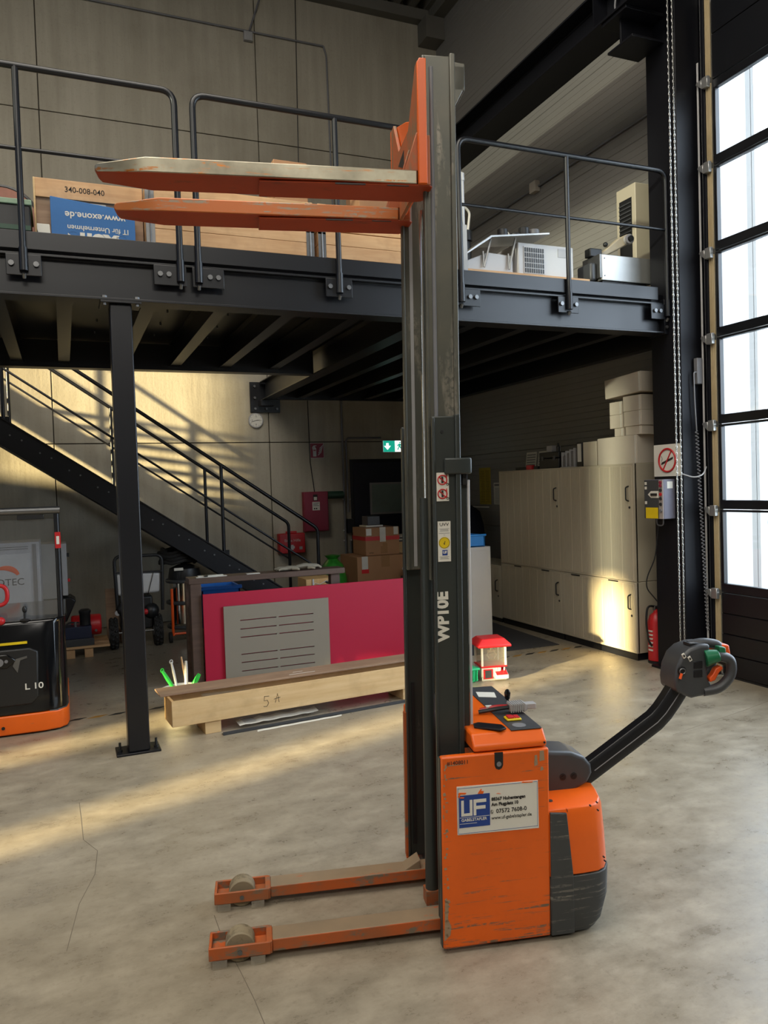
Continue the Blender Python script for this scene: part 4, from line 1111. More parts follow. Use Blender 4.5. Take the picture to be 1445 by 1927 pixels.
for (x_, w_, lab) in ((1.05, .27, 'flat bundle of white paper strips on the frame top, left end'), (1.50, .12, 'small white paper slip on the frame top, middle')):
    t = thing('paper_strip', lab, 'paper', (x_, 6.88, 0.957))
    MB().box(0, w_, 0, .06, 0, .006).build('sheet', 'paper', t)
    if w_ > .2:
        MB().box(.02, w_ * .9, .02, .075, .006, .014).build('sheet', 'paper', t)
        MB().box(.07, .10, -.004, .06, .006, .018).build('band', 'black', t)

# ---- long plywood box, lid board, blocks, papers, bar
t = thing('plywood_box', 'long narrow plywood box with handwritten 5A on blocks', 'box', (0.629, 5.44, 0.09), 4.6)
MB().box(0, 2.15, 0, .018, 0, .18).build('front_board', 'ply', t, bevel=.001, seg=1)
MB().box(0, 2.15, .245, .263, 0, .18).build('rear_board', 'ply', t, bevel=.001, seg=1)
MB().box(0, .018, .018, .245, 0, .18).build('end_board', 'plyd', t, bevel=.001, seg=1)
MB().box(2.132, 2.15, .018, .245, 0, .18).build('end_board', 'plyd', t, bevel=.001, seg=1)
MB().box(0.018, 2.132, .018, .245, 0, .015).build('bottom_board', 'ply', t)
hw = [[(.70, .115), (.665, .118), (.66, .085), (.685, .088), (.695, .065), (.68, .042), (.655, .045)], [(.745, .06), (.765, .125), (.775, .06)], [(.735, .088), (.785, .095)]]
b = MB()
for s_ in hw:
    b.tube([(x_, -.0008, z_) for x_, z_ in s_], .0018, 5)
b.build('handwriting', 'ink', t)
MB().box(.25, .62, .06, .20, .10, .15).rot(3, (.4, .1, .15), 'Y').build('clear_film', 'pvc', t)
t = thing('lid_board', 'weathered long board lying on the plywood box', 'board', (0.60, 5.60, 0.272), 3.6)
MB().box(-.03, 2.2, 0, .22, 0, .014).build('board', 'pined', t, bevel=.002, seg=1)
MB().box(.95, 1.16, .06, .065, .014, .0155).box(1.0, 1.08, .12, .124, .014, .0155).build('tape_scrap', 'paper', t)
for i, (x_, lab) in enumerate(((0.855, 'pale wooden block under the left end of the plywood box'), (2.44, 'pale wooden block under the right end of the plywood box'))):
    t = MB().box(0, .115, 0, .26, 0, .09).build('wooden_block', 'ply', None, bevel=.002, seg=1)
    t.location = (x_, 5.455 + .08 * (x_ - .629), 0); t.rotation_euler = (0, 0, math.radians(4.6)); tag(t, lab, 'block')
t = thing('metal_profile', 'long flat dark metal profile on the floor under the plywood box', 'profile', (0.965, 5.385, 0), 5.2)
MB().box(0, 2.12, 0, .012, 0, .022).box(0, 2.12, 0, .045, 0, .004).build('bar', 'dgrey', t)
for (x_, y_, w_, d_, rz, lab, z_) in ((1.10, 5.47, .62, .13, 7, 'crumpled printed paper sheet under the plywood box', .026), (1.20, 5.355, .66, .03, 6, 'white paper strip in front of the metal profile', .001)):
    t = thing('paper_sheet', lab, 'paper', (x_, y_, z_), rz)
    b = MB(); n = 14
    top = [(i * w_ / n, .012 * math.sin(i * 1.9) * (1 if d_ > .1 else .2)) for i in range(n + 1)]
    vs = []
    for i, (px_, pz_) in enumerate(top):
        vs += [(px_, 0, max(0, pz_) * .4), (px_ + .01, d_ * (1 - .2 * i / n), max(0, pz_) + .002)]
    b._add(vs, [(2 * i, 2 * i + 2, 2 * i + 3, 2 * i + 1) for i in range(n)])
    b.build('sheet', 'paper', t)
    if d_ > .1:
        b = MB()
        for k in range(5):
            b.box(.04, .13, .02 + k * .02, .024 + k * .02, .013, .0145)
        b.build('print', 'mgrey', t)

# ---- bowl of brushes
t = thing('plastic_bowl', 'shallow cream bowl holding dish brushes beside the plywood box', 'bowl', (0.80, 6.16, 0))
MB().lathe([(0.08, 0), (0.10, 0.004), (0.155, .175), (0.165, .185), (0.155, .185), (0.10, .012), (0.0, .010)], (0, 0, 0), 28).build('bowl', 'paper', t)
for nm, lab, ct, p0, p1, mt, r_ in (
        ('dish_brush', 'green handled dish brush leaning left out of the bowl', 'brush', (0.79, 6.47, .06), (0.67, 6.44, .285), 'green', .014),
        ('dish_brush', 'white dish brush with looped handle standing in the bowl', 'brush', (0.80, 6.58, .06), (0.755, 6.58, .315), 'white', .010),
        ('bottle_brush', 'cream bottle brush standing upright in the bowl', 'brush', (0.85, 6.50, .05), (0.85, 6.45, .335), 'paper', .013),
        ('wooden_spoon', 'pale wooden stick standing in the bowl of brushes', 'spoon', (0.88, 6.62, .05), (0.84, 6.64, .335), 'pine', .008),
        ('hand_brush', 'green and white hand brush lying in the bowl, right side', 'brush', (0.885, 6.555, .07), (0.965, 6.555, .20), 'green', .018)):
    t = thing(nm, lab, ct)
    sh = Vector((-.03, -.39, .075)); a, c_ = Vector(p0) + sh, Vector(p1) + sh; d = c_ - a
    MB().tube([a, a + d * .3, a + d * .7, c_], [r_ * .7, r_, r_ * 1.1, r_ * .8], 10).build('handle', mt, t)
    if nm == 'dish_brush':
        q = c_ + d.normalized() * .0
        MB().tube([q + Vector((.012 * math.cos(k), 0, .016 * math.sin(k))) for k in [i * .7854 for i in range(8)]], .004, 6, True).build('hanging_loop', mt, t)
    MB().ball(tuple(a), .035, .03, .025).build('bristles', 'white', t)
t = thing('cleaning_cloth', 'crumpled white cloth in the bowl of brushes', 'cloth')
MB().ball((0.88, 6.10, .20), .03, .025, .018, 12, 6).build('fabric', 'paper', t)

# ---- cartons in front of the navy door
t = thing('large_carton', 'large brown cardboard carton standing behind the red board', 'carton', (3.18, 8.8, 0), 0)
MB().box(0.10, 0.80, 0, 0.62, 0, 0.86).build('body', 'card', t, bevel=.005)
MB().box(.16, .24, -.002, .01, .70, .862).build('tape_strip', 'tape', t)
MB().box(.155, .25, -.003, .01, .655, .705).build('red_label', 'red', t)
MB().box(.42, .53, -.002, .01, .72, .862).build('paper_tape', 'card2', t)
MB().box(.098, .102, .30, .42, .36, .62).build('hand_hole', 'card2', t)
MB().box(0.74, 0.803, -.003, .02, .72, .855).build('red_label', 'red', t)
t = thing('small_carton', 'brown carton with red tape band on top of the large carton', 'carton', (3.31, 8.88, 0.862), 0)
MB().box(0.12, 0.575, 0, .46, 0, .345).build('body', 'card', t, bevel=.005)
MB().box(.118, .577, -.002, .462, .185, .235).build('red_band', 'red', t)
MB().box(.31, .39, -.003, .01, .165, .347).build('tape_strip', 'tape', t)
MB().box(.13, .20, -.002, .01, .25, .335).build('shipping_label', 'paper', t)
MB().box(.50, .56, -.002, .01, .25, .347).build('tape_strip', 'tape', t)
MB().prism([(.32, .02), (.41, .02), (.41, .15), (.345, .15), (.345, .11), (.32, .11)], 'y', -.002, .01).build('paper_tape', 'card2', t)
text('WW', (.16, -.001, .03), X, Z, .03, 'ink', t)
t = thing('instrument_case', 'small dark grey device on top of the red-banded carton', 'device', (3.50, 9.05, 1.21))
MB().box(.03, .20, 0, .2, .02, .135).build('housing', 'dgrey', t, bevel=.006)
MB().box(.0, .23, -.02, .22, 0, .02).build('paper_stack', 'paper', t)
t = thing('open_crate', 'pale wooden crate with papers, mostly hidden behind the mast', 'crate', (4.0, 9.3, 0))
MB().box(0, .6, 0, .5, 0, .98).build('body', 'ply', t, bevel=.004)
for k in range(4):
    MB().box(.02 + .02 * k, .5, .02, .4, .98 + .02 * k, .997 + .02 * k).rot(3 * (k % 2) - 1, (.3, .2, 1)).build('paper_bundle', 'paper' if k % 2 else 'dgrey', t)
t = thing('paper_cup', 'tilted white beaker beside the large carton', 'cup', (3.93, 8.6, 0.0))
MB().cyl((0, 0, .62), (-.09, 0, .73), .045, 16, .06).build('cup', 'white', t)
MB().box(-.1, .2, -.05, .15, 0, .60).build('stand', 'dgrey', t, bevel=.004)
t = thing('green_bag', 'bright green foil bag behind the end of the frame top', 'bag', (2.98, 8.85, 0))
MB().lathe([(.16, 0), (.17, .30), (.17, .62), (.13, .78), (.06, .86), (.10, .90), (.03, .91)], (0, 0, 0), 16).build('foil', plain('bag_green', '2f8a2a', .3, 0, .4, 20), t)

# ---- things on the concrete wall
t = thing('wall_clock', 'round white wall clock under the mezzanine wall bracket', 'clock', (2.51, 10.6, 2.69))
MB().cyl((0, 0, 0), (0, -.035, 0), .105, 36).build('case', 'lgrey', t, bevel=.006)
MB().cyl((0, -.034, 0), (0, -.037, 0), .090, 36).build('dial', 'paper', t)
b = MB()
for k in range(12):
    a = k * math.pi / 6
    b.tube([(.072 * math.sin(a), -.038, .072 * math.cos(a)), (.084 * math.sin(a), -.038, .084 * math.cos(a))], .0022, 4)
b.build('hour_marks', 'ink', t)
for s_, x_, z_ in (('12', 0, .054), ('3', .054, 0), ('6', 0, -.054), ('9', -.054, 0)):
    text(s_, (x_, -.0385, z_), X, Z, .03, 'ink', t, 'CENTER')
MB().tube([(0, -.040, 0), (-.066, -.040, -.022)], .0028, 5).build('minute_hand', 'ink', t)
MB().tube([(0, -.041, 0), (.042, -.041, .006)], .0034, 5).build('hour_hand', 'ink', t)
t = thing('extinguisher_sign', 'square red fire extinguisher sign on the concrete wall', 'sign', (3.39, 10.6, 2.265))
MB().box(-.105, .105, -.004, 0, -.11, .11).build('border', 'white', t)
MB().box(-.098, .098, -.006, -.003, -.103, .103).build('plate', 'hydred', t)
MB().prism([(-.062, -.085), (-.012, -.085), (-.012, .03), (-.022, .045), (-.03, .048), (-.03, .06), (-.006, .066), (-.006, .074), (-.046, .074), (-.07, .05), (-.072, .02), (-.066, .02), (-.062, .04), (-.052, .05), (-.05, .045), (-.062, .03)], 'y', -.0075, -.005).build('extinguisher_symbol', 'white', t)
MB().box(-.055, -.02, -.0085, -.006, -.005, .012).build('symbol_band', 'hydred', t)
for k in range(4):
    z_ = -.075 + k * .032; x_ = .012 + k * .009
    MB().prism([(x_, z_), (x_ + .05, z_ + .045), (x_ + .06, z_ + .075), (x_ + .035, z_ + .045), (x_, z_ + .016)], 'y', -.0075, -.005).build('flame', 'white', t)
t = thing('hydrant_cabinet', 'flat crimson wall cabinet with a white notice', 'cabinet', (3.14, 10.6, 1.11))
MB().box(0, .36, -.10, 0, 0, .565).build('body', 'hydred', t, bevel=.004)
MB().box(.012, .348, -.108, -.099, .012, .553).build('door', 'hydred', t, bevel=.003)
MB().box(.12, .23, -.110, -.107, .30, .42).build('notice', 'paper', t)
MB().box(.135, .20, -.110, -.107, .435, .525).build('window', 'ink', t)
MB().box(.145, .19, -.1115, -.109, .445, .49).build('seal', 'paper', t)
b = MB()
for k, w_ in enumerate((.09, .07, .09)):
    b.box(.13, .13 + w_, -.1115, -.109, .40 - k * .018, .406 - k * .018)
for q in (.15, .18):
    b.cyl((q, -.110, .325), (q, -.112, .325), .011, 10)
b.build('notice_print', 'ink', t)
t = thing('first_aid_case', 'red first aid case on the wall behind the stair rail', 'case', (2.755, 10.6, 0.82))
MB().box(0, .375, -.13, 0, 0, .28).build('body', 'red', t, bevel=.012, seg=3)
MB().box(.11, .26, -.12, -.05, .28, .31).build('handle', 'red', t, bevel=.008)
MB().box(.165, .20, -.133, -.128, .05, .12).box(.148, .217, -.1332, -.128, .068, .102).build('cross', 'white', t)
text('Erste Hilfe', (.19, -.132, .18), X, Z, .055, 'paper', t, 'CENTER')
MB().box(.285, .33, -.133, -.128, .05, .09).build('small_label', 'lgrey', t)
t = thing('green_hose_box', 'dark green cylinder bracket between hydrant cabinet and conduit', 'box', (3.505, 10.6, 1.57))
MB().cyl((0, -.06, .05), (.24, -.06, .05), .055, 18).build('cylinder', 'dgreen', t, bevel=.006)
MB().box(0, .24, -.05, 0, .0, .10).build('bracket', 'dgreen', t)
t = thing('exit_sign', 'glowing green and white emergency exit sign above the navy door', 'sign', (4.40, 10.6, 2.23))
MB().box(0, .33, -.05, 0, -.005, .17).build('housing', 'white', t, bevel=.004)
MB().box(.004, .326, -.053, -.048, .0, .165).build('face', 'exitw', t)
MB().box(.004, .19, -.055, -.052, .0, .165).build('green_field', 'exitg', t)
MB().prism([(.05, .13), (.09, .13), (.09, .09), (.125, .09), (.07, .03), (.015, .09), (.05, .09)], 'y', -.057, -.054).build('arrow', 'exitw', t)
MB().prism([(.225, .03), (.245, .03), (.262, .07), (.285, .045), (.31, .045), (.31, .058), (.288, .06), (.275, .095), (.30, .09), (.305, .10), (.265, .125), (.235, .105), (.225, .085), (.235, .08), (.248, .10), (.25, .075)], 'y', -.055, -.052).ball((.272, -.054, .138), .011, .002, .011, 10, 6).build('running_figure', 'exitg', t)

# ---- white cabinet, bin, toy machine
t = thing('white_cabinet', 'plain white cabinet with blue bin on top, behind the mast', 'cabinet')
MB().box(3.62, 4.21, 7.19, 7.62, 0, 1.035).build('body', 'white', t, bevel=.004)
MB().box(3.66, 4.18, 7.184, 7.19, .04, 1.0).build('door', 'white', t, bevel=.003)
t = thing('blue_bin', 'bright blue plastic bin on the white cabinet', 'bin')
b = MB().prism([(3.94, 1.036), (4.145, 1.036), (4.155, 1.165), (3.93, 1.165)], 'y', 7.20, 7.215).prism([(3.94, 1.036), (4.145, 1.036), (4.155, 1.165), (3.93, 1.165)], 'y', 7.485, 7.50).box(3.935, 3.95, 7.2, 7.5, 1.036, 1.165).box(4.135, 4.15, 7.2, 7.5, 1.036, 1.165).box(3.94, 4.145, 7.2, 7.5, 1.036, 1.05)
b.build('body', 'blue2', t, bevel=.003)
MB().box(3.92, 4.165, 7.19, 7.205, 1.15, 1.172).build('rim', 'blue2', t, bevel=.004)
t = thing('claw_toy', 'red and white toy claw machine on the hall floor', 'toy', (3.40, 5.86, 0), -12)
MB().box(-.11, .115, -.10, .11, 0, .035).build('base', 'white', t, bevel=.006)
MB().box(-.115, .055, -.105, .11, .03, .115).build('cabinet', 'white', t, bevel=.008)
MB().prism([(-.15, .02), (-.15, .055), (-.06, .10), (.0, .10), (.0, .02)], 'x', .0, .115).build('console', 'white', t, bevel=.006)
MB().prism([(-.148, .058), (-.062, .103), (-.058, .10), (-.144, .053)], 'x', .008, .108).build('console_top', 'red', t)
for q in (.02, .055, .09):
    MB().tube([(q, -.10, .085), (q, -.105, .112)], .006, 8).build('joystick', 'paper', t)
MB().box(-.10, -.015, -.109, -.10, .02, .105).build('chute_frame', 'red', t, bevel=.003)
MB().box(-.085, -.03, -.112, -.106, .03, .095).build('chute_flap', 'dgrey', t)
MB().box(-.118, .118, -.108, .112, .115, .13).build('rim', 'red', t, bevel=.004)
for x_ in (-.105, .105):
    for y_ in (-.095, .10):
        MB().box(x_ - .008, x_ + .008, y_ - .008, y_ + .008, .13, .30).build('corner_post', 'paper', t)
MB().box(-.10, .10, -.097, -.095, .13, .30).box(-.10, .10, .10, .102, .13, .30).box(-.107, -.105, -.09, .10, .13, .30).box(.105, .107, -.09, .10, .13, .30).build('window', 'pvc', t)
MB().loft([[(-.15, -.14, .295), (.15, -.14, .295), (.15, .14, .295), (-.15, .14, .295)], [(-.15, -.14, .315), (.15, -.14, .315), (.15, .14, .315), (-.15, .14, .315)], [(-.10, -.09, .365), (.10, -.09, .365), (.10, .09, .365), (-.10, .09, .365)]]).build('roof', 'red', t, bevel=.006)
MB().tube([(0.01, 0, .30), (0.01, 0, .24)], .012, 8).box(-.02, .04, -.02, .02, .23, .245).tube([(-.015, 0, .235), (-.03, 0, .20), (-.01, 0, .17)], .006, 6).tube([(.035, 0, .235), (.05, 0, .20), (.03, 0, .17)], .006, 6).build('claw', 'paper', t)
t = thing('green_basket', 'small mint green basket beside the toy claw machine', 'basket', (3.15, 5.86, 0))
b = MB().loft([[(-.07, -.06, 0), (.07, -.06, 0), (.07, .06, 0), (-.07, .06, 0)], [(-.09, -.075, .12), (.09, -.075, .12), (.09, .075, .12), (-.09, .075, .12)]])
b.build('body', 'mint', t, bevel=.004)
MB().box(-.098, .098, -.083, .083, .105, .122).build('rim', 'mint', t, bevel=.004)
for k in range(5):
    MB().box(-.07 + k * .034, -.062 + k * .034, -.082, -.06, .015, .105).build('rib', 'mint', t)

# ---- roller cabinets
def cabinet(label, y0, y1, z0, z1, hz, slots, plinth):
    t = thing('roller_cabinet', label, 'cabinet', (0, 0, 0), group=None)
    xf, xb = 4.90, 5.36
    MB().box(xf + .012, xb, y0, y1, z0, z1).build('carcass', 'cab', t, bevel=.003)
    MB().box(xf, xf + .03, y0, y0 + .028, z0, z1).box(xf, xf + .03, y1 - .028, y1, z0, z1).box(xf, xf + .03, y0 + .028, y1 - .028, z1 - .022, z1).box(xf, xf + .03, y0 + .028, y1 - .028, z0, z0 + .02).build('face_frame', 'cab', t, bevel=.002, seg=1)
    d = MB().box(xf + .0012, xf + .014, y0 + .028, y1 - .028, z0 + .02, z1 - .022).build('shutter', 'cabl', t)
    n = max(2, round((y1 - y0 - .056) / .158)); w_ = (y1 - y0 - .056) / n
    for k in range(n):
        a = y0 + .028 + k * w_
        b = MB().box(xf + .0006, xf + .010, a + .005, a + w_ - .005, z0 + .022, z1 - .024)
        m_ = 5; v = (w_ - .008) / m_
        for q in range(m_):
            b.box(xf - .001, xf + .004, a + .007 + q * v, a + .005 + (q + 1) * v - .003, z0 + .024, z1 - .026)
        b.build('slat', 'cab', d, smooth=False)
    if hz:
        yh = y0 + .075
        h = MB().tube(fillet([(xf, yh, hz - .07), (xf - .035, yh, hz - .06), (xf - .035, yh, hz + .06), (xf, yh, hz + .07)], .015), .007, 8).build('handle', 'black', t)
        MB().cyl((xf + .002, yh - .01, hz - .13), (xf - .004, yh - .01, hz - .13), .012, 12).build('lock', 'black', t)
    for f_ in slots:
        yy = y0 + (y1 - y0) * f_
        MB().box(xf - .006, xf + .004, yy - .07, yy + .07, z1 - .018, z1 - .006).build('label_slot', 'black', t)
    if plinth:
        MB().box(xf + .012, xb - .02, y0 + .01, y1 - .01, 0, z0).build('plinth', 'steel', t)
    return t


cabinet('upper beige roller cabinet nearest the column, white cartons on top', 5.72, 6.87, .742, 1.852, 1.57, (), False)
cabinet('upper beige roller cabinet farther from the column, black case on top', 6.87, 8.12, .742, 1.852, 1.57, (), False)
cabinet('lower beige roller cabinet nearest the column, lit by a sun patch', 5.72, 6.87, .068, .738, .548, (.28, .80), True)
cabinet('lower beige roller cabinet in the middle of the row', 6.87, 8.12, .068, .738, .548, (.25, .70), True)
cabinet('low beige roller cabinet at the far end with nothing stacked above', 8.14, 9.1, .05, .70, .45, (), True)


def carton(nm, lab, x0, x1, y0, y1, z0, z1, rz=0, mat='cardw', grp=None, flap=True):
    t = thing(nm, lab, 'carton', ((x0 + x1) / 2, (y0 + y1) / 2, z0), rz, grp)
    dx, dy, h = (x1 - x0) / 2, (y1 - y0) / 2, z1 - z0
    MB().box(-dx, dx, -dy, dy, 0, h).build('body', mat, t, bevel=.004)
    if flap:
        MB().box(-dx, dx, -.004, .004, h - .0005, h + .001).build('tape_strip', 'tape', t)
        MB().box(-dx - .0015, -dx + .002, -dy + .012, -dy + .03, .004, h - .004).build('side_flap', 'paper', t)
    return t


G = 'white cartons stacked on the cabinets'
carton('carton', 'wide white carton lying at the bottom of the stack on the cabinets', 4.96, 5.34, 5.74, 6.31, 1.853, 2.12, 0, 'cardw', G)
carton('carton', 'flat white carton right of the stack, second layer near the column', 4.97, 5.32, 5.68, 5.90, 2.121, 2.205, 0, 'cardw', G)
carton('carton', 'white carton right of the stack, third layer near the column', 4.96, 5.33, 5.67, 5.91, 2.206, 2.345, 0, 'cardw', G)
carton('carton', 'white carton right of the stack, under the topmost long carton', 4.96, 5.33, 5.68, 5.92, 2.346, 2.49, 2, 'cardw', G)
carton('carton', 'small flat white carton left of the stack, just above the wide carton', 4.97, 5.30, 5.93, 6.06, 2.121, 2.20, 0, 'cardw', G)
carton('carton', 'small white carton left of the stack with taped edge, third layer', 4.96, 5.30, 5.93, 6.115, 2.201, 2.33, 0, 'cardw', G)
carton('carton', 'small white carton left of the stack, directly under the topmost long carton', 4.96, 5.30, 5.935, 6.115, 2.331, 2.455, 0, 'cardw', G)
tc = carton('carton', 'long white carton lying tilted at the very top of the stack', 4.94, 5.32, 5.64, 6.15, 2.475, 2.66, 0, 'cardw', G)
tc.rotation_euler = (math.radians(-2.6), 0, 0); tc.location.z = 2.504
carton('file_box', 'pale archive box between white carton and black ring binder', 4.96, 5.25, 6.33, 6.545, 1.853, 2.10, 0, 'cabl', None, False)
t = thing('ring_binder', 'black ring binder with white spine label on the cabinets', 'binder', (4.95, 6.55, 1.853))
MB().box(0, .28, 0, .085, 0, .25).build('cover', 'black', t, bevel=.003)
MB().box(-.002, .002, .012, .073, .05, .235).build('spine_label', 'paper', t)
t = thing('file_tray', 'clear plastic file tray with papers next to the ring binder', 'tray', (4.95, 6.68, 1.853))
for k in range(4):
    MB().box(0, .26, .012 + k * .07, .016 + k * .07, 0, .20 - .012 * k).build('divider', 'lgrey', t)
MB().box(0, .26, 0, .25, 0, .008).build('base', 'lgrey', t)
MB().box(.01, .25, .03, .07, .008, .17).box(.01, .25, .10, .135, .008, .15).box(.01, .22, .18, .21, .008, .12).build('papers', 'mgrey', t)
t = thing('tool_case', 'low black tool case with latches on the farther cabinet', 'case', (4.96, 6.97, 1.853))
MB().box(0, .30, 0, .37, 0, .11).build('bottom_shell', 'black', t, bevel=.008)
MB().box(0, .30, 0, .37, .115, .18).build('top_shell', 'black', t, bevel=.008)
for q in (.06, .28):
    MB().box(-.008, .002, q, q + .04, .09, .135).build('latch', 'dgrey', t, bevel=.002)
t = thing('paper_stack', 'small white box lying on the black tool case', 'box', (5.0, 7.15, 2.036))
MB().box(0, .12, 0, .10, 0, .07).build('box', 'lgrey', t, bevel=.003)
t = thing('spray_bottle', 'small black bottle standing on the black tool case', 'bottle', (5.0, 7.03, 2.036))
MB().lathe([(.02, 0), (.022, .05), (.01, .065), (.01, .085), (.004, .09)], (0, 0, 0), 14).build('bottle', 'black', t)
t = thing('tape_roll', 'red tape roll lying at the cabinet front edge', 'tape', (4.96, 7.52, 1.853))
MB().lathe([(.02, 0), (.05, 0), (.05, .05), (.02, .05)], (0, 0, 0), 20).build('roll', 'red', t)
t = thing('power_bar', 'flat black bar lying beside the red tape roll', 'bar', (4.95, 7.40, 1.853))
MB().box(0, .06, -.04, .04, 0, .035).box(.0, .06, .18, .42, 0, .035).build('bar', 'black', t, bevel=.004)
for y_, lab in ((7.52, 'printed sheet leaning on the clad wall above the red tape roll'), (7.78, 'printed sheet leaning on the clad wall, farther along the cabinet')):
    t = thing('notice_sheet', lab, 'sheet', (5.20, y_, 1.853))
    MB().box(0, .006, 0, .22, 0, .22).rot(8, (0, 0, 0), 'Y').build('sheet', 'paper', t)
    b = MB()
    for k in range(6):
        b.box(-.002, .003, .02, .20, .03 + k * .03, .042 + k * .03)
    b.rot(8, (0, 0, 0), 'Y').build('print', 'mgrey', t)

# ---- notices on the clad wall, coat and bars behind the white cabinet
t = thing('yellow_notice', 'tall yellow printed notice on the clad wall', 'poster', (5.5, 9.33, 1.42))
MB().box(-.004, .0, 0, .31, 0, .515).build('sheet', plain('notice_yellow', 'b09a2c', .6), t)
b = MB(); rr = random.Random(2)
for k in range(24):
    for c0 in (.03, .165):
        b.box(-.0055, -.003, c0, c0 + .08 + rr.random() * .035, .03 + k * .019, .036 + k * .019)
b.build('print', plain('notice_print', '6a5c1c', .7), t)
t = thing('white_notice', 'white printed notice beside the yellow notice, partly behind the cabinet', 'poster', (5.5, 8.95, 1.42))
MB().box(-.004, .0, 0, .30, 0, .30).build('sheet', 'paper', t)
b = MB()
for k in range(12):
    b.box(-.0055, -.003, .03, .27, .02 + k * .018, .025 + k * .018)
b.box(-.0055, -.003, .02, .28, .255, .28)
b.build('print', 'mgrey', t)
t = thing('draped_chair', 'dark blue coat draped over a chair in the far corner', 'coat', (5.17, 9.38, 0))
MB().lathe([(.20, .45), (.24, .60), (.22, .90), (.20, 1.15), (.15, 1.33), (.06, 1.41), (.02, 1.42)], (0, 0, 0), 18).build('coat', 'cloth', t)
MB().box(-.2, .2, -.2, .2, .42, .46).build('seat', 'black', t, bevel=.01)
for x_ in (-.17, .17):
    for y_ in (-.17, .17):
        MB().cyl((x_, y_, 0), (x_, y_, .42), .014, 8).build('leg', 'black', t)
MB().tube([(.02, -.05, 1.40), (.26, -.10, 1.385)], .010, 8).build('hanger', 'paper', t)
for k, (x_, lean, lab) in enumerate(((4.62, -.02, 'black folding frame leaning in the corner, leftmost of three'), (4.74, .02, 'black folding frame leaning in the corner, middle of three'), (4.80, .05, 'black folding frame leaning in the corner, beside the coat'))):
    t = thing('folding_frame', lab, 'frame', (x_, 9.85 - .22 * k, 0))
    MB().tube(fillet([(-.03, 0, 0), (-.03 + lean, .2, 1.40), (.02 + lean, .2, 1.40), (.05 + lean * .3, 0, 0)], .03), .016, 8).build('frame', 'black', t)

# ---- on and beside the column
t = thing('no_smoking_sign', 'square no smoking sign on the steel column', 'sign', (4.9, 5.28, 1.855))
MB().box(-.004, 0, -.165, .165, -.135, .145).build('plate', 'paper', t)
MB().tube([(-.006, .10 * math.cos(a), .005 + .10 * math.sin(a)) for a in [k * math.pi / 16 for k in range(32)]], .009, 6, True).build('ring', 'red', t)
MB().tube([(-.005, .052, -.078), (-.005, -.052, .088)], .007, 6).build('slash', 'red', t)
MB().prism([(.075, -.035), (-.065, .012), (-.070, .034), (.070, -.013)], 'x', -.0055, -.003).build('cigarette', 'ink', t)
MB().tube([(-.005, .07, -.005), (-.005, .06, .02), (-.005, .072, .045)], .002, 5).build('smoke_line', 'ink', t)
t = thing('door_controller', 'grey door control box with buttons and a yellow note on the column', 'control box', (4.898, 5.31, 1.35))
MB().box(-.13, 0, -.115, .12, 0, .345).build('housing', plain('controller_grey', '6c6a78', .5), t, bevel=.006)
MB().box(-.134, -.129, -.062, .118, .004, .341).build('front_plate', 'dgrey', t)
MB().box(-.136, -.130, -.112, -.064, .004, .341).build('button_strip', plain('strip_grey', 'a39a94', .5), t)
for z_, m_ in ((.318, 'hydred'), (.29, 'hydred'), (.252, 'ink'), (.215, 'red'), (.178, 'ink'), (.13, 'black'), (.075, 'mgrey')):
    MB().cyl((-.135, -.088, z_), (-.145, -.088, z_), .014, 12).build('button', m_, t)
dl = MB().prism([(-.06, .185), (.03, .185), (.07, .215), (.03, .245), (-.06, .245)], 'x', -.138, -.133).build('dial_plate', 'paper', t)
MB().box(-.146, -.136, -.045, .03, .203, .225).build('dial_knob', 'ink', dl)
for z_ in (.30, .26, .13):
    MB().box(-.136, -.133, .085, .11, z_, z_ + .025).build('small_label', 'paper', t)
MB().box(-.137, -.133, -.05, .10, .005, .10).build('yellow_note', 'yellow', t)
MB().box(-.09, -.03, -.118, -.113, .265, .325).build('white_label', 'paper', t)
MB().tube(fillet([(-.06, -.03, 0), (-.06, -.03, -.06), (-.06, .05, -.06), (-.06, .05, 0)], .03), .006, 8).build('cable_loop', 'mgrey', t)
t = thing('power_cable', 'black cable hanging from the controller down the column side', 'cable')
MB().tube(fillet([(4.86, 5.36, 1.342), (4.85, 5.40, 1.0), (4.80, 5.46, .82), (4.80, 5.47, .72), (4.895, 5.44, .60)], .08), .006, 6).build('wire', 'black', t)
t = thing('signal_cable', 'white cable sagging from column to door track', 'cable')
MB().tube(fillet([(4.88, 5.09, 1.735), (4.95, 5.03, 1.70), (5.02, 5.0, 1.72), (5.09, 5.03, 1.79)], .06), .006, 6).build('wire', 'lgrey', t)
t = thing('fire_extinguisher', 'red fire extinguisher standing between cabinets and column', 'extinguisher', (5.01, 5.585, 0))
MB().lathe([(.07, 0), (.078, .01), (.078, .36), (.06, .42), (.025, .45), (.025, .48)], (0, 0, .02), 24).build('cylinder', 'red', t)
MB().lathe([(.08, 0), (.08, .025)], (0, 0, 0), 20).build('foot_ring', 'black', t)
MB().box(-.03, .03, -.015, .015, .49, .53).build('valve', 'zinc', t, bevel=.004)
MB().tube(fillet([(0, 0, .52), (-.10, 0, .54), (-.13, -.01, .40), (-.115, -.02, .22), (-.085, -.03, .17)], .06), .010, 8).build('hose', 'black', t)
for k in range(6):
    MB().box(-.081, -.07, -.03, .02, .12 + k * .035, .135 + k * .035).build('label_line', 'paper', t)
t = thing('hand_chain', 'long endless steel hand chain hanging beside the sectional door', 'chain')
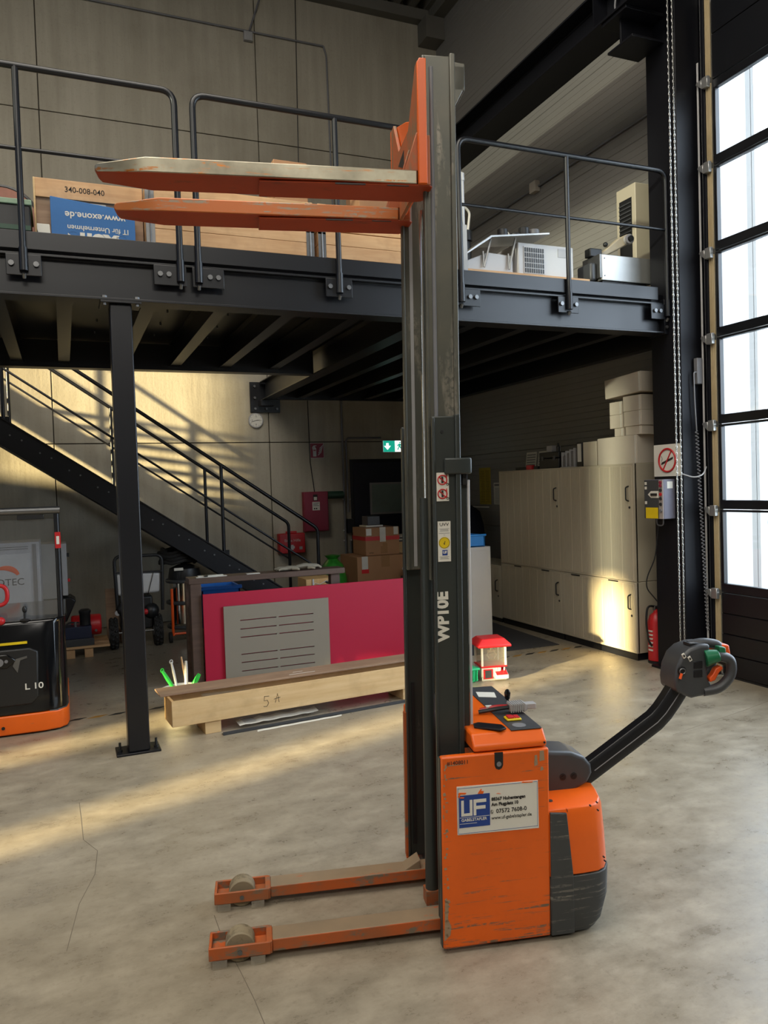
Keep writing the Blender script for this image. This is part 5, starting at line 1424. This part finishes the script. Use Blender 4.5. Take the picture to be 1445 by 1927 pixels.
for s_ in (0, 1):
    top, bot = Vector((4.733 + .048 * s_, 5.0, 6.6)), Vector((4.738 + .045 * s_, 5.0, .30))
    n = 230; b = MB()
    for k in range(n):
        c_ = top.lerp(bot, (k + .5) / n); L = (top - bot).length / n * .72; h_ = .0065
        pts_ = []
        for q in range(8):
            a = q * math.pi / 4
            lx, lz = h_ * math.cos(a), L * math.sin(a)
            pts_.append(c_ + (Vector((lx, 0, lz)) if k % 2 else Vector((lx * .3, lx, lz))))
        b.tube(pts_, .0026, 4, True)
    b.build('chain_strand', 'chain', t)['kind'] = 'stuff'
MB().tube([(4.738, 5.0, .31), (4.745, 5.0, .285), (4.775, 5.0, .285), (4.783, 5.0, .31)], .003, 6).build('chain_bend', 'zinc', t)
t = thing('coiled_cable', 'black coiled cable hanging along the door track', 'cable')
b = MB(); n = 620
pt_ = [(5.02 + .055 * k / n + .012 * math.cos(k * .55), 5.06 - .03 * k / n + .012 * math.sin(k * .55), 2.10 - 1.72 * k / n) for k in range(n)]
b.tube(pt_, .0045, 4)
b.tube(fillet([(5.02, 5.06, 2.10), (5.005, 5.06, 2.35), (5.0, 5.06, 2.60), (5.04, 5.06, 2.60)], .03), .006, 6)
b.build('coil', 'mgrey', t)
MB().box(5.03, 5.09, 5.05, 5.09, 2.50, 2.72).build('junction_plate', 'mgrey', t, bevel=.004)

# ---- floor tape and dark sheet
t = thing('floor_tape', 'yellow and black hazard tape strip on the floor in front of the shelves', 'tape', (-0.05, 6.30, 0), 2.3)
for k in range(33):
    s_ = k * .15
    MB().prism([(s_, 0), (s_ + .09, 0), (s_ + .15, .045), (s_ + .06, .045)], 'z', 0, .0012).build('stripe', 'soil' if k % 2 else 'black', t)
t = MB().prism([(3.35, 6.72), (4.72, 6.70), (4.84, 8.9), (3.35, 8.9)], 'z', 0, .006).build('floor_sheet', 'mat', None, bevel=.002)  # thin dark sheet covering the darker floor area
tag(t, 'thin dark sheet on the floor in front of the roller cabinets', 'mat')

# ---- on the mezzanine
DZ = 3.30


def collar_crate(x0, label, grp):
    t = thing('collar_crate', label, 'crate', (x0, 5.50, DZ), 0, grp)
    for y_ in (0, .34, .68):
        for x_ in (0, .53, 1.06):
            MB().box(x_, x_ + .13, y_ + .005, y_ + .115, .022, .10).build('block', 'pine', t, seg=1)
        MB().box(0, 1.19, y_, y_ + .12, 0, .022).build('skid_board', 'pined', t)
    for k in range(5):
        MB().box(0, 1.19, .0 + k * .17, .12 + k * .17, .10, .122).build('deck_board', 'pined', t)
    for j in range(2):
        z0 = .13 + j * .20
        for q in range(2):
            za, zb_ = z0 + q * .098, z0 + q * .098 + .096
            MB().box(0.0, 1.19, 0, .02, za, zb_).build('plank', 'pine', t, bevel=.002, seg=1)
            MB().box(0.0, 1.19, .78, .80, za, zb_).build('plank', 'pine', t, bevel=.002, seg=1)
            MB().box(0, .02, .02, .78, za, zb_).build('plank', 'pine', t, bevel=.002, seg=1)
            MB().box(1.17, 1.19, .02, .78, za, zb_).build('plank', 'pine', t, bevel=.002, seg=1)
        for x_ in (-.004, 1.134):
            h_ = MB().box(x_, x_ + .06, -.004, .0, z0 - .03, z0 + .185).build('hinge_plate', 'zinc', t, bevel=.001, seg=1)
            MB().cyl((x_ + .03, -.006, z0 - .03), (x_ + .03, -.006, z0 + .185), .006, 8).build('hinge_pin', 'zinc', h_)
    return t


collar_crate(0.60, 'pine collar crate on a pallet beside the blue carton', 'collar crates on the mezzanine')
collar_crate(1.83, 'pine collar crate on a pallet next to the stacker mast', 'collar crates on the mezzanine')
t = thing('small_box', 'small cardboard box standing on the left collar crate', 'box', (1.60, 5.85, DZ + .53))
MB().box(0, .27, 0, .22, 0, .43).build('body', 'card', t, bevel=.004)
MB().box(.17, .24, -.002, .01, .36, .41).build('mark', 'ink', t)
t = thing('flap_carton', 'open carton with raised flaps on the right collar crate', 'carton', (2.28, 5.8, DZ + .53))
MB().box(0, .55, 0, .3, 0, .28).build('body', 'card', t, bevel=.004)
MB().prism([(.02, .28), (.10, .40), (.105, .40), (.03, .28)], 'y', 0, .28).build('flap', 'pine', t)
MB().prism([(.10, .28), (.165, .41), (.17, .41), (.11, .28)], 'y', 0, .28).build('flap', 'pine', t)
t = thing('plywood_crate', 'plywood crate with handwritten number behind the blue carton', 'crate', (-0.088, 5.63, DZ))
MB().box(0, .68, .01, .45, 0, .50).build('body', 'pined', t)
MB().box(0, .68, -.006, .012, .405, .53).build('top_board', 'pine', t, bevel=.002)
MB().box(-.012, .0, -.006, .30, .04, .53).build('side_board', 'ply', t, bevel=.002)
text('340-008-040', (.18, -.0065, .468), X, Z, .052, 'ink', t, 'LEFT', .0004, .95)
MB().box(.16, .44, .003, .011, .365, .395).build('tape_strip', 'tape', t)
text('BACH', (.24, .002, .38), nX, nZ, .03, 'mgrey', t, 'CENTER')
t = thing('blue_carton', 'blue carton with upside-down white lettering on the mezzanine edge', 'carton', (0.0, 5.50, DZ), 0)
MB().prism([(0, 0), (.525, 0), (.525, .322), (0, .372)], 'y', 0, .12).build('body', 'exblue', t, bevel=.003)
text('www.exone.de', (.275, -.001, .262), nX, nZ, .062, 'paper', t, 'CENTER', 0.001)
text('IT für Unternehmen', (.29, -.001, .180), nX, nZ, .048, 'paper', t, 'CENTER', 0.0005, .98)
text('exone', (.29, -.001, .098), nX, nZ, .15, 'paper', t, 'CENTER', 0.008)
t = thing('saw_blade_reel', 'large round copper-brown disc with dark rim at the frame edge', 'disc', (-0.32, 6.14, DZ + .39))
MB().cyl((0, 0, 0), (0, .04, 0), .235, 40).build('face', 'skin_rust', t)
MB().tube([(.24 * math.cos(a), .02, .24 * math.sin(a)) for a in [k * math.pi / 20 for k in range(40)]], .022, 8, True).build('rim', 'black', t)
MB().prism([(-.06, -.05), (.05, -.12), (.07, .0), (.03, .06), (-.05, .08)], 'y', -.004, .002).build('brass_patch', 'soil', t)
MB().box(-.2, .2, 0, .06, -.36, -.2).build('cradle', 'dgreen', t)
t = thing('dark_trunk', 'dark green trunk with pale green lid edge behind the left railing', 'trunk', (-1.0, 5.46, DZ))
MB().box(0, .88, 0, .42, 0, .28).build('body', 'black', t, bevel=.008)
MB().box(-.01, .89, -.01, .43, .28, .315).build('lid', plain('pale_green', '8aa288', .5), t, bevel=.005)
MB().box(0, .88, -.006, .004, .12, .15).build('ledge', 'dgreen', t)
t = thing('white_bracket', 'small white notched plastic bracket beside the blue carton', 'bracket', (-.085, 5.48, DZ))
MB().prism([(0, .18), (.075, .18), (.085, .05), (.06, .05), (.058, .10), (.04, .12), (.03, .08), (.015, .09), (.0, .14)], 'y', 0, .05).build('bracket', 'paper', t, bevel=.003)
t = thing('lamp_arm', 'thin black bent lamp arm above the copper disc', 'lamp', (-.30, 6.35, DZ))
MB().tube(fillet([(-.2, .1, 0), (-.2, .1, .78), (.06, .1, .72), (.09, .1, .62)], .04), .006, 6).build('arm', 'black', t)
MB().box(.04, .16, .07, .13, .59, .62).build('head', 'paper', t, bevel=.004)

t = thing('pallet', 'pine pallet under the white cooler near the column', 'pallet', (3.085, 5.50, DZ))
for y_ in (0, .34, .68):
    for x_ in (.0, .53, 1.06):
        MB().box(x_, x_ + .145, y_, y_ + .11, .022, .122).build('block', 'pine', t, bevel=.002, seg=1)
    MB().box(0, 1.2, y_, y_ + .11, 0, .022).build('skid_board', 'pine', t)
for k in range(5):
    MB().box(0, 1.2, k * .17, k * .17 + .13, .122, .146).build('deck_board', 'pine', t, bevel=.002, seg=1)
PZ = DZ + .147
t = thing('cooler', 'white cooler unit with dark grille on the pallet', 'cooler', (3.60, 5.56, PZ))
MB().box(0, .56, 0, .40, 0, .275).build('housing', 'white', t, bevel=.008)
gr = MB().box(.055, .265, -.006, .004, .02, .245).build('grille', 'white', t)
for k in range(9):
    for q in range(5):
        MB().box(.062 + k * .022, .076 + k * .022, -.009, -.005, .026 + q * .043, .062 + q * .043).build('slot', 'black', gr)
MB().box(.40, .50, -.004, .002, .18, .25).build('control_panel', 'lgrey', t)
t = thing('white_casing', 'white sheet metal casing on the pallet left of the cooler', 'casing', (3.10, 5.58, PZ))
MB().prism([(0, 0), (.46, 0), (.46, .16), (.22, .17), (0, .08)], 'y', 0, .35).build('housing', 'white', t, bevel=.006)
t = thing('fixture_plate', 'grey fixture plate with black clamps, propped above the white casing', 'plate', (3.06, 5.50, PZ))
MB().prism([(.0, .10), (.24, .255), (.26, .27), (.82, .345), (.82, .36), (.25, .285), (.0, .115)], 'y', 0, .30).build('plate', 'alu', t, bevel=.002)
for x_, y_ in ((.28, .06), (.52, .06)):
    MB().tube([(x_, y_, .27 + (x_ - .26) * .13), (x_ - .07, y_, .04)], .010, 6).tube([(x_ - .07, y_, .04), (x_ - .07, y_ + .01, .17)], .008, 6).build('strut', 'alu', t)
for x_, m_, h_ in ((.42, 'black', .07), (.54, 'black', .03), (.63, 'black', .075), (.73, 'mgrey', .055)):
    z_ = .285 + (x_ - .25) * .132
    MB().cyl((x_, .1, z_), (x_, .1, z_ + h_), .045, 18).build('clamp', m_, t, bevel=.006)
MB().prism([(.46, .335), (.56, .335), (.50, .40), (.47, .40)], 'y', .16, .20).build('lever', 'paper', t)
t = thing('water_filter', 'tall white tube column behind the railing post', 'column unit', (3.003, 5.425, DZ))
MB().lathe([(.022, 0), (.022, .80), (.027, .80), (.027, .86), (.012, .87)], (0, 0, 0), 18).build('tube', 'white', t)
MB().box(-.03, .02, -.04, .03, .0, .45).build('mount', 'lgrey', t, bevel=.004)
t = thing('pump_bottle', 'black pump head with clear looped hose beside the white tube column', 'pump', (3.625, 6.5, DZ + .20))
MB().lathe([(.05, -.20), (.06, .40), (.055, .50), (.07, .51), (.07, .60), (.055, .61)], (0, 0, 0), 18).build('body', 'black', t)
MB().prism([(-.06, .48), (-.02, .50), (-.03, .59), (-.065, .57)], 'y', -.075, -.055).build('warning_label', 'yellow', t)
MB().tube(fillet([(-.11, 0, .46), (-.12, 0, .70), (-.02, 0, .85), (.06, 0, .80), (.03, 0, .60)], .08), .012, 8).build('hose', 'tape', t)
t = thing('steel_housing', 'brushed steel box at the mezzanine end beside the column', 'box', (4.39, 5.47, DZ + .02))
MB().box(0, .55, 0, .22, .12, .345).build('housing', 'alu', t, bevel=.006)
MB().box(-.02, .0, .0, .24, .14, .345).build('end_plate', 'zinc', t, bevel=.003)
MB().box(-.085, -.02, .04, .24, .12, .28).build('dark_motor', 'dgrey', t, bevel=.02)
MB().box(.02, .5, .02, .2, -.02, .12).build('foot', 'black', t)
for z_ in (.16, .31):
    MB().cyl((.03, 0, z_), (.03, -.004, z_), .005, 8).build('screw', 'ink', t)
t = thing('lever_arm', 'cream clamp arm with black knob lying on the steel box', 'arm', (4.42, 5.58, DZ + .365))
MB().prism([(.0, .0), (.06, .0), (.40, .17), (.42, .22), (.36, .245), (.26, .20)], 'y', 0, .06).build('arm', plain('cream_metal', 'b3a78f', .4), t, bevel=.012, seg=3)
MB().cyl((.345, 0, .185), (.345, -.04, .185), .045, 20).build('hub', 'lgrey', t, bevel=.004)
MB().cyl((.345, -.038, .185), (.345, -.06, .185), .026, 16).build('bore', 'black', t)
MB().box(-.08, .05, -.02, .06, .0, .075).build('clamp_block', 'black', t, bevel=.008)
MB().ball((.12, .02, .13), .022).build('knob', 'black', t)
t = thing('vent_cabinet', 'tall pale cabinet with black louvred grille at the mezzanine end', 'cabinet', (5.05, 5.79, DZ))
MB().box(0, .38, 0, .265, 0, 1.18).build('housing', 'cab', t, bevel=.006)
MB().box(-.004, .002, .05, .22, .22, 1.06).build('grille', 'black', t)
for k in range(9):
    MB().prism([(.055, .70 + k * .038), (.215, .70 + k * .038), (.215, .712 + k * .038), (.055, .712 + k * .038)], 'x', -.014, -.003).build('louvre', 'dgrey', t)

# ---- outside the sectional door
t = thing('parked_car', 'blue parked car outside, seen through the door glazing', 'car', (11.0, 0, 0))
MB().prism([(5.6, .35), (9.75, .35), (9.80, .75), (9.55, .98), (6.0, 1.0), (5.6, .8)], 'x', 0, 1.75).build('body', 'carb', t, bevel=.05, seg=3)
MB().prism([(6.3, 1.0), (9.45, .98), (9.1, 1.52), (8.7, 1.60), (7.2, 1.6)], 'x', .12, 1.63).build('cabin', 'carg', t, bevel=.04)
MB().prism([(7.1, 1.58), (9.05, 1.52), (8.7, 1.64), (7.3, 1.64)], 'x', .10, 1.65).build('roof', 'carb', t, bevel=.02)
for y_ in (6.5, 8.95):
    w_ = MB().cyl((-.02, y_, .33), (.2, y_, .33), .33, 28).build('wheel', 'rubber', t)
    MB().cyl((-.03, y_, .33), (0, y_, .33), .2, 20).build('rim', 'alu', w_)
MB().box(-.01, .03, 9.55, 9.72, .62, .74).build('lamp', 'white', t)
t = MB().box(6.9, 7.3, 6.33, 6.72, -.05, 6).build('outside_pillar', 'outw', None, bevel=.01)
tag(t, 'white masonry pillar just outside the sectional door', 'pillar', kind='structure')

# lettering becomes real mesh
dg = bpy.context.evaluated_depsgraph_get()
for o in [o for o in SC.objects if o.type == 'FONT']:
    me = bpy.data.meshes.new_from_object(o.evaluated_get(dg))
    nm = o.name
    n = bpy.data.objects.new('x', me); COL.objects.link(n)
    n.parent = o.parent; n.matrix_local = o.matrix_local.copy()
    bpy.data.objects.remove(o, do_unlink=True)
    n.name = nm
